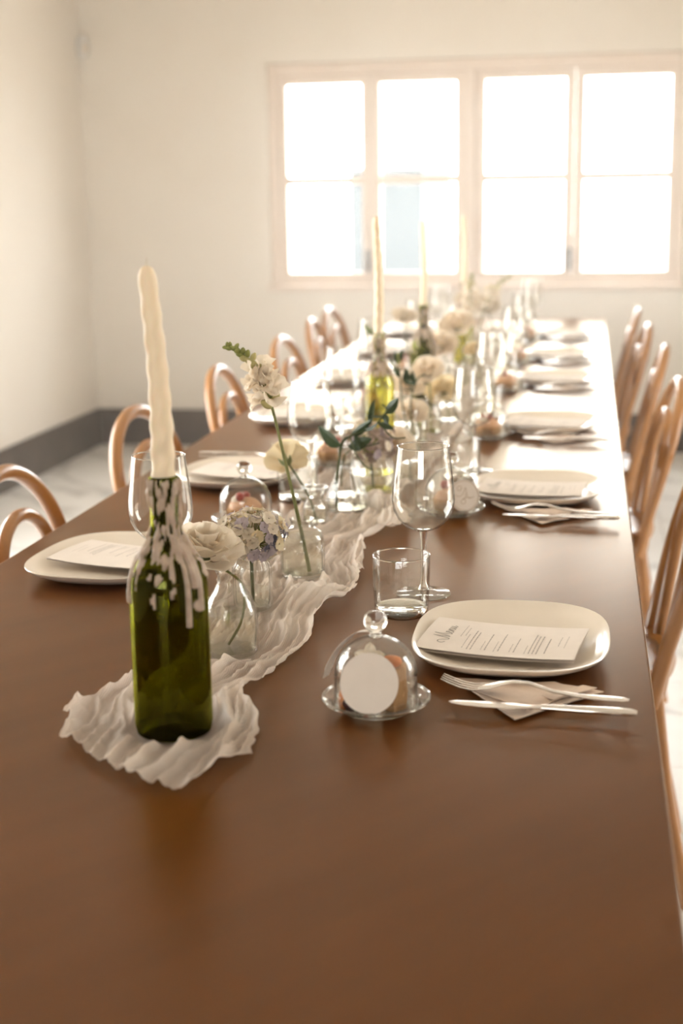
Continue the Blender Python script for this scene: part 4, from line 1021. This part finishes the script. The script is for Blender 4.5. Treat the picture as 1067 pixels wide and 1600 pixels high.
rose_flower('white_lisianthus', 'large white lisianthus head low over the runner, behind the nearest wine glass', (0.072, 2.86, Z1 + 0.008), (0.046, 2.80, 0.838), 0.044, (0.1, -0.75, 0.6), 'peach', 14, [(0.070, 2.85, 0.80)], full=1.1)
# far flowers, each in a vase of its own
far = [  # vase x, y, head x, y, z, r, colour, label
    ((0.030, 3.33), (0.021, 3.30, 0.835), 0.034, 'peach', 'round ivory carnation, lowest of the bunch right of the yellow-green bottle'),
    ((0.050, 3.47), (0.044, 3.42, 0.922), 0.038, 'peach', 'open ivory carnation beside the second bottle, above the lowest carnation'),
    ((-0.045, 3.58), (-0.020, 3.55, 0.868), 0.036, 'peach', 'ivory carnation tucked right behind the yellow-green bottle'),
    ((0.075, 3.66), (0.064, 3.60, 0.850), 0.040, 'cream', 'yellowish ivory carnation right of the second bottle, low down'),
    ((0.030, 4.16), (0.014, 4.10, 0.920), 0.044, 'peach', 'white carnation just right of the third bottle neck'),
    ((0.060, 4.38), (0.035, 4.30, 0.962), 0.046, 'peach', 'tall ivory carnation right of the third bottle, highest of the carnations'),
    ((-0.110, 4.36), (-0.127, 4.30, 0.985), 0.032, 'white', 'small white flower with green centre, left of the third bottle neck'),
    ((0.095, 4.52), (0.079, 4.40, 0.870), 0.026, 'cream', 'small yellow bloom low to the right of the third bottle'),
    ((0.070, 5.60), (0.050, 5.50, 0.93), 0.045, 'white', 'white flower on the right beyond the farthest bottle, near the window end'),
    ((-0.060, 5.75), (-0.05, 5.7, 0.94), 0.045, 'white', 'white flower on the left beyond the farthest bottle, near the window end'),
]
for i, (v, h, r, colr, lab) in enumerate(far):
    vase('clear bud vase holding the ' + lab.split(',')[0].replace('open ', '').replace('round ', '') , (v[0], v[1], Z1), CLEAR, level=0.045)
    rose_flower('carnation' if i not in (6, 7) else 'small_bloom', lab, (v[0], v[1], Z1 + 0.008), h, r * 1.22, (0.15 * (-1) ** i, -0.55, 0.8), colr, 30 + i, [(lerp(v[0], h[0], 0.3), v[1], 0.84 if h[2] > 0.88 else 0.80)], full=1.0, stem='stem')
# lisianthus buds in green between bottle two and the carnations
def bud_sprig():
    b = Vector((0.032, 3.22, Z1 + 0.008)); f = thing('bud_sprig', 'thin green lisianthus sprig with pointed buds, right of the second bottle', 'branch', b, group='cut flowers in the vases')
    W = lambda *p: Vector(p) - b
    for pts in ([(0.032, 3.22, Z1 + 0.008), (0.028, 3.225, 0.84), (0.030, 3.23, 0.88), (0.044, 3.24, 0.92), (0.060, 3.25, 0.928)], [(0.020, 3.22, 0.80), (0.008, 3.22, 0.87), (0.004, 3.22, 0.93), (-0.002, 3.22, 0.962)], [(0.004, 3.22, 0.93), (-0.008, 3.22, 0.955)], [(0.030, 3.23, 0.89), (0.022, 3.225, 0.935)]):
        G().tube(smooth_path([W(*p) for p in pts], 5), 0.0017, 6).build('stem', 'stem_dark', f)
    for bs, tp, w in (((-0.002, 3.22, 0.955), (-0.008, 3.21, 0.99), .3), ((-0.002, 3.22, 0.955), (0.014, 3.21, 0.995), .3), ((-0.008, 3.22, 0.95), (-0.018, 3.2, 0.975), .3), ((0.006, 3.22, 0.925), (-0.012, 3.20, 0.955), .35), ((0.022, 3.225, 0.905), (0.018, 3.21, 0.95), .45), ((0.040, 3.235, 0.91), (0.012, 3.21, 0.918), .5), ((0.04, 3.235, 0.91), (0.03, 3.21, 0.945), .4)):
        add_leaf(f, Vector(bs) - b, Vector(tp) - b, 'leaf', w, 0.1, 0.3)
    o = link('bud', bud_mesh('bud'), f); o.matrix_basis = Matrix.Translation(W(0.0, 3.22, 0.955)) @ Matrix.Diagonal((0.012, 0.012, 0.028, 1))
vase('clear bud vase with the thin green sprig, right of the second bottle', (0.028, 3.215, Z1), CLEAR, level=0.04)
bud_sprig()
vase('clear vase with pale snapdragons, between the third and farthest bottles', (0.045, 4.90, Z1), [(0.03, 0.0), (0.036, 0.004), (0.038, 0.04), (0.032, 0.075), (0.026, 0.10), (0.03, 0.115)], level=0.05)
snapdragon('pale snapdragon spike leaning right towards the window', [(0.050, 4.90, Z1 + 0.008), (0.060, 4.90, 0.87), (0.085, 4.90, 0.97), (0.120, 4.90, 1.035), (0.170, 4.90, 1.07)], 0.5, 0.034, 'white', 41, bloom=(0.0, 0.35), n=16)
snapdragon('pale upright snapdragon in the far vase', [(0.040, 4.90, Z1 + 0.008), (0.034, 4.90, 0.90), (0.030, 4.90, 1.0), (0.035, 4.90, 1.075)], 0.45, 0.038, 'white', 42, bloom=(0.0, 0.55), n=16)
vase('clear bud vase with a leafy sprig, left behind the second bottle', (-0.180, 4.05, Z1), CLEAR, level=0.04)
def side_sprig():
    b = Vector((-0.180, 4.05, Z1 + 0.008)); f = thing('leaf_sprig', 'small pale green leaf sprig poking out left of the second candle', 'branch', b, group='cut flowers in the vases')
    G().tube(smooth_path([(0, 0, 0), (0.005, -0.005, 0.10), (0.0, -0.01, 0.17), (-0.02, -0.015, 0.205)], 5), 0.0017, 6).build('stem', 'stem_dark', f)
    for bs, tp, w in (((0, -0.01, 0.19), (-0.035, -0.02, 0.22), .45), ((-0.005, -0.01, 0.20), (0.012, -0.02, 0.205), .5), ((0.0, -0.01, 0.17), (0.04, -0.02, 0.2), .5), ((-0.012, -0.012, 0.2), (-0.02, -0.03, 0.185), .5), ((0.0, -0.008, 0.14), (0.03, -0.02, 0.165), .5)):
        add_leaf(f, bs, tp, 'leaf_pale', w, 0.1, 0.2)
side_sprig()

# ------------------------------------------------------------------ lay the places
RIGHT = [(0.345, 1.750), (0.343, 2.736), (0.345, 3.58), (0.343, 4.50), (0.340, 5.20), (0.342, 6.05)]
LEFT = [(-0.318, 2.095), (-0.292, 2.830), (-0.325, 3.65), (-0.325, 4.50), (-0.33, 5.32), (-0.33, 6.12)]
proto = {}
def put(key, maker, loc, rz, label):
    if key not in proto:
        o = maker(label); o.location = loc; o.rotation_euler = (0, 0, rz); proto[key] = o; return o
    return clone(proto[key], loc, rz, label)
rj = random.Random(12)
for side, lst in (('right', RIGHT), ('left', LEFT)):
    s_ = 1 if side == 'right' else -1; base_rz = 0 if s_ == 1 else pi
    for i, (px, py) in enumerate(lst):
        where = '%s place on the %s side' % (ORD[i], side)
        j = lambda a=0.006: 0 if (side == 'right' and i == 0) else rj.uniform(-a, a)
        P = lambda x, y, z=0.0: (px + s_ * x, py + s_ * y, T + z)
        put('plate', make_plate, P(0, 0, 0.0005), base_rz + j(0.1), 'cream rounded oval dinner plate, ' + where)
        put('menu', make_menu, P(-0.010 + j(), -0.012, 0.0105), base_rz + math.radians(-8) + j(0.10), 'white printed menu card lying on the plate, ' + where)
        if not (side == 'left' and i == 0):
            put('napkin', make_napkin, P(0, j(), 0.0008), base_rz, 'folded beige napkin under fork and knife, ' + where)
            put('fork', make_fork, P(0.040 + j(), -0.196 + j(), 0.0095), base_rz + math.radians(-6) + j(0.06), 'steel fork on the napkin, ' + where)
            put('knife', make_knife, P(0.047 + j(), -0.243 + j(), 0.0085), base_rz + math.radians(-2) + j(0.05), 'steel table knife on the napkin, ' + where)
        wx, wy = ((-0.145, 0.250), (-0.146, 0.250), (-0.165, 0.245), (-0.15, 0.25), (-0.15, 0.25), (-0.15, 0.25))[i] if s_ == 1 else ((-0.146, 0.204), (-0.174, 0.086), (-0.16, 0.25), (-0.105, 0.25), (-0.15, 0.25), (-0.15, 0.25))[i]
        OBST.append((px + s_ * wx, py + s_ * wy, 0.042))
        put('wine', make_wine_glass, P(wx, wy, 0.0003), base_rz + j(3), 'empty stemmed wine glass, ' + where)
        tx, ty = (-0.165, 0.147) if s_ == 1 else ((-0.165, 0.185) if i == 1 else (-0.178 if i != 2 else -0.155, 0.147))
        if not (side == 'left' and i == 0): put('tumbler', make_tumbler, P(tx, ty, 0.0003), base_rz + j(3), 'clear straight water tumbler, ' + where)
        dx, dy = ((-0.144, -0.240), (-0.154, -0.187), (-0.147, -0.165), (-0.15, -0.2), (-0.15, -0.18), (-0.15, -0.2))[i] if s_ == 1 else ((-0.140, -0.324), (-0.165, -0.20), (-0.155, -0.2), (-0.155, -0.2), (-0.155, -0.2), (-0.155, -0.2))[i]
        OBST.append((px + s_ * dx, py + s_ * dy, 0.064))
        put('dplate', make_dessert_plate, P(dx, dy, 0.0016), 0, 'small clear glass plate under the dome, ' + where)
        if side == 'right' and i == 0: make_pastry('sponge slice with dark berries and a white blossom, under the nearest dome', 0).location = P(dx, dy, 0.0068)
        else: put('pastry', lambda lb: make_pastry(lb, 1), P(dx, dy, 0.0068), j(3), 'small peach-coloured cake with a red berry under glass, ' + where)
        put('dome', make_dome, P(dx, dy, 0.0078), j(3), 'clear glass bell dome with round knob, ' + where)
        if side == 'right' and i == 0:
            t = make_tag('blank round white paper tag leaning on the nearest glass dome', False); t.location = P(dx + 0.001, dy - 0.0605, 0.0165); t.rotation_euler = (0, 0, math.radians(6))
        elif side == 'right' and i == 1:
            t = make_tag('round paper tag with gold border and handwriting, leaning on the second dome', True); t.location = P(dx + 0.032, dy - 0.052, 0.0165); t.rotation_euler = (0, 0, math.radians(22))
# paper ribbon hanging from the knob of the nearest dome, down its left side
def paper_ribbon():
    o = Vector((0.201, 1.510, T + 0.0078)); vv = []; ff = []
    P = smooth_path([(-0.004, 0.006, 0.0845), (-0.022, 0.010, 0.0815), (-0.040, 0.013, 0.066), (-0.0535, 0.014, 0.045), (-0.0600, 0.012, 0.026)], 5)
    n = len(P)
    for i, p in enumerate(P):
        w = lerp(0.005, 0.012, i / (n - 1)); out = Vector((p.x, p.y, p.z - 0.036)).normalized(); out = out if p.z > 0.036 else Vector((-1, 0.1, 0))
        t = (P[min(i + 1, n - 1)] - P[max(i - 1, 0)]).normalized(); side = t.cross(out).normalized()
        for s_, d in ((-1, 0.0012), (1, 0.0012), (1, 0.0018), (-1, 0.0018)): vv.append(p + side * (w * s_) + out * d)
    for i in range(n - 1):
        for k in range(4): ff.append((4 * i + k, 4 * i + (k + 1) % 4, 4 * i + 4 + (k + 1) % 4, 4 * i + 4 + k))
    ff += [(3, 2, 1, 0), tuple(4 * (n - 1) + k for k in range(4))]
    r = G().add(vv, ff).build('paper_ribbon', 'paper', loc=o); tag(r, 'pale paper ribbon hanging from the knob of the nearest glass dome', 'ribbon')
paper_ribbon()
build_runner()
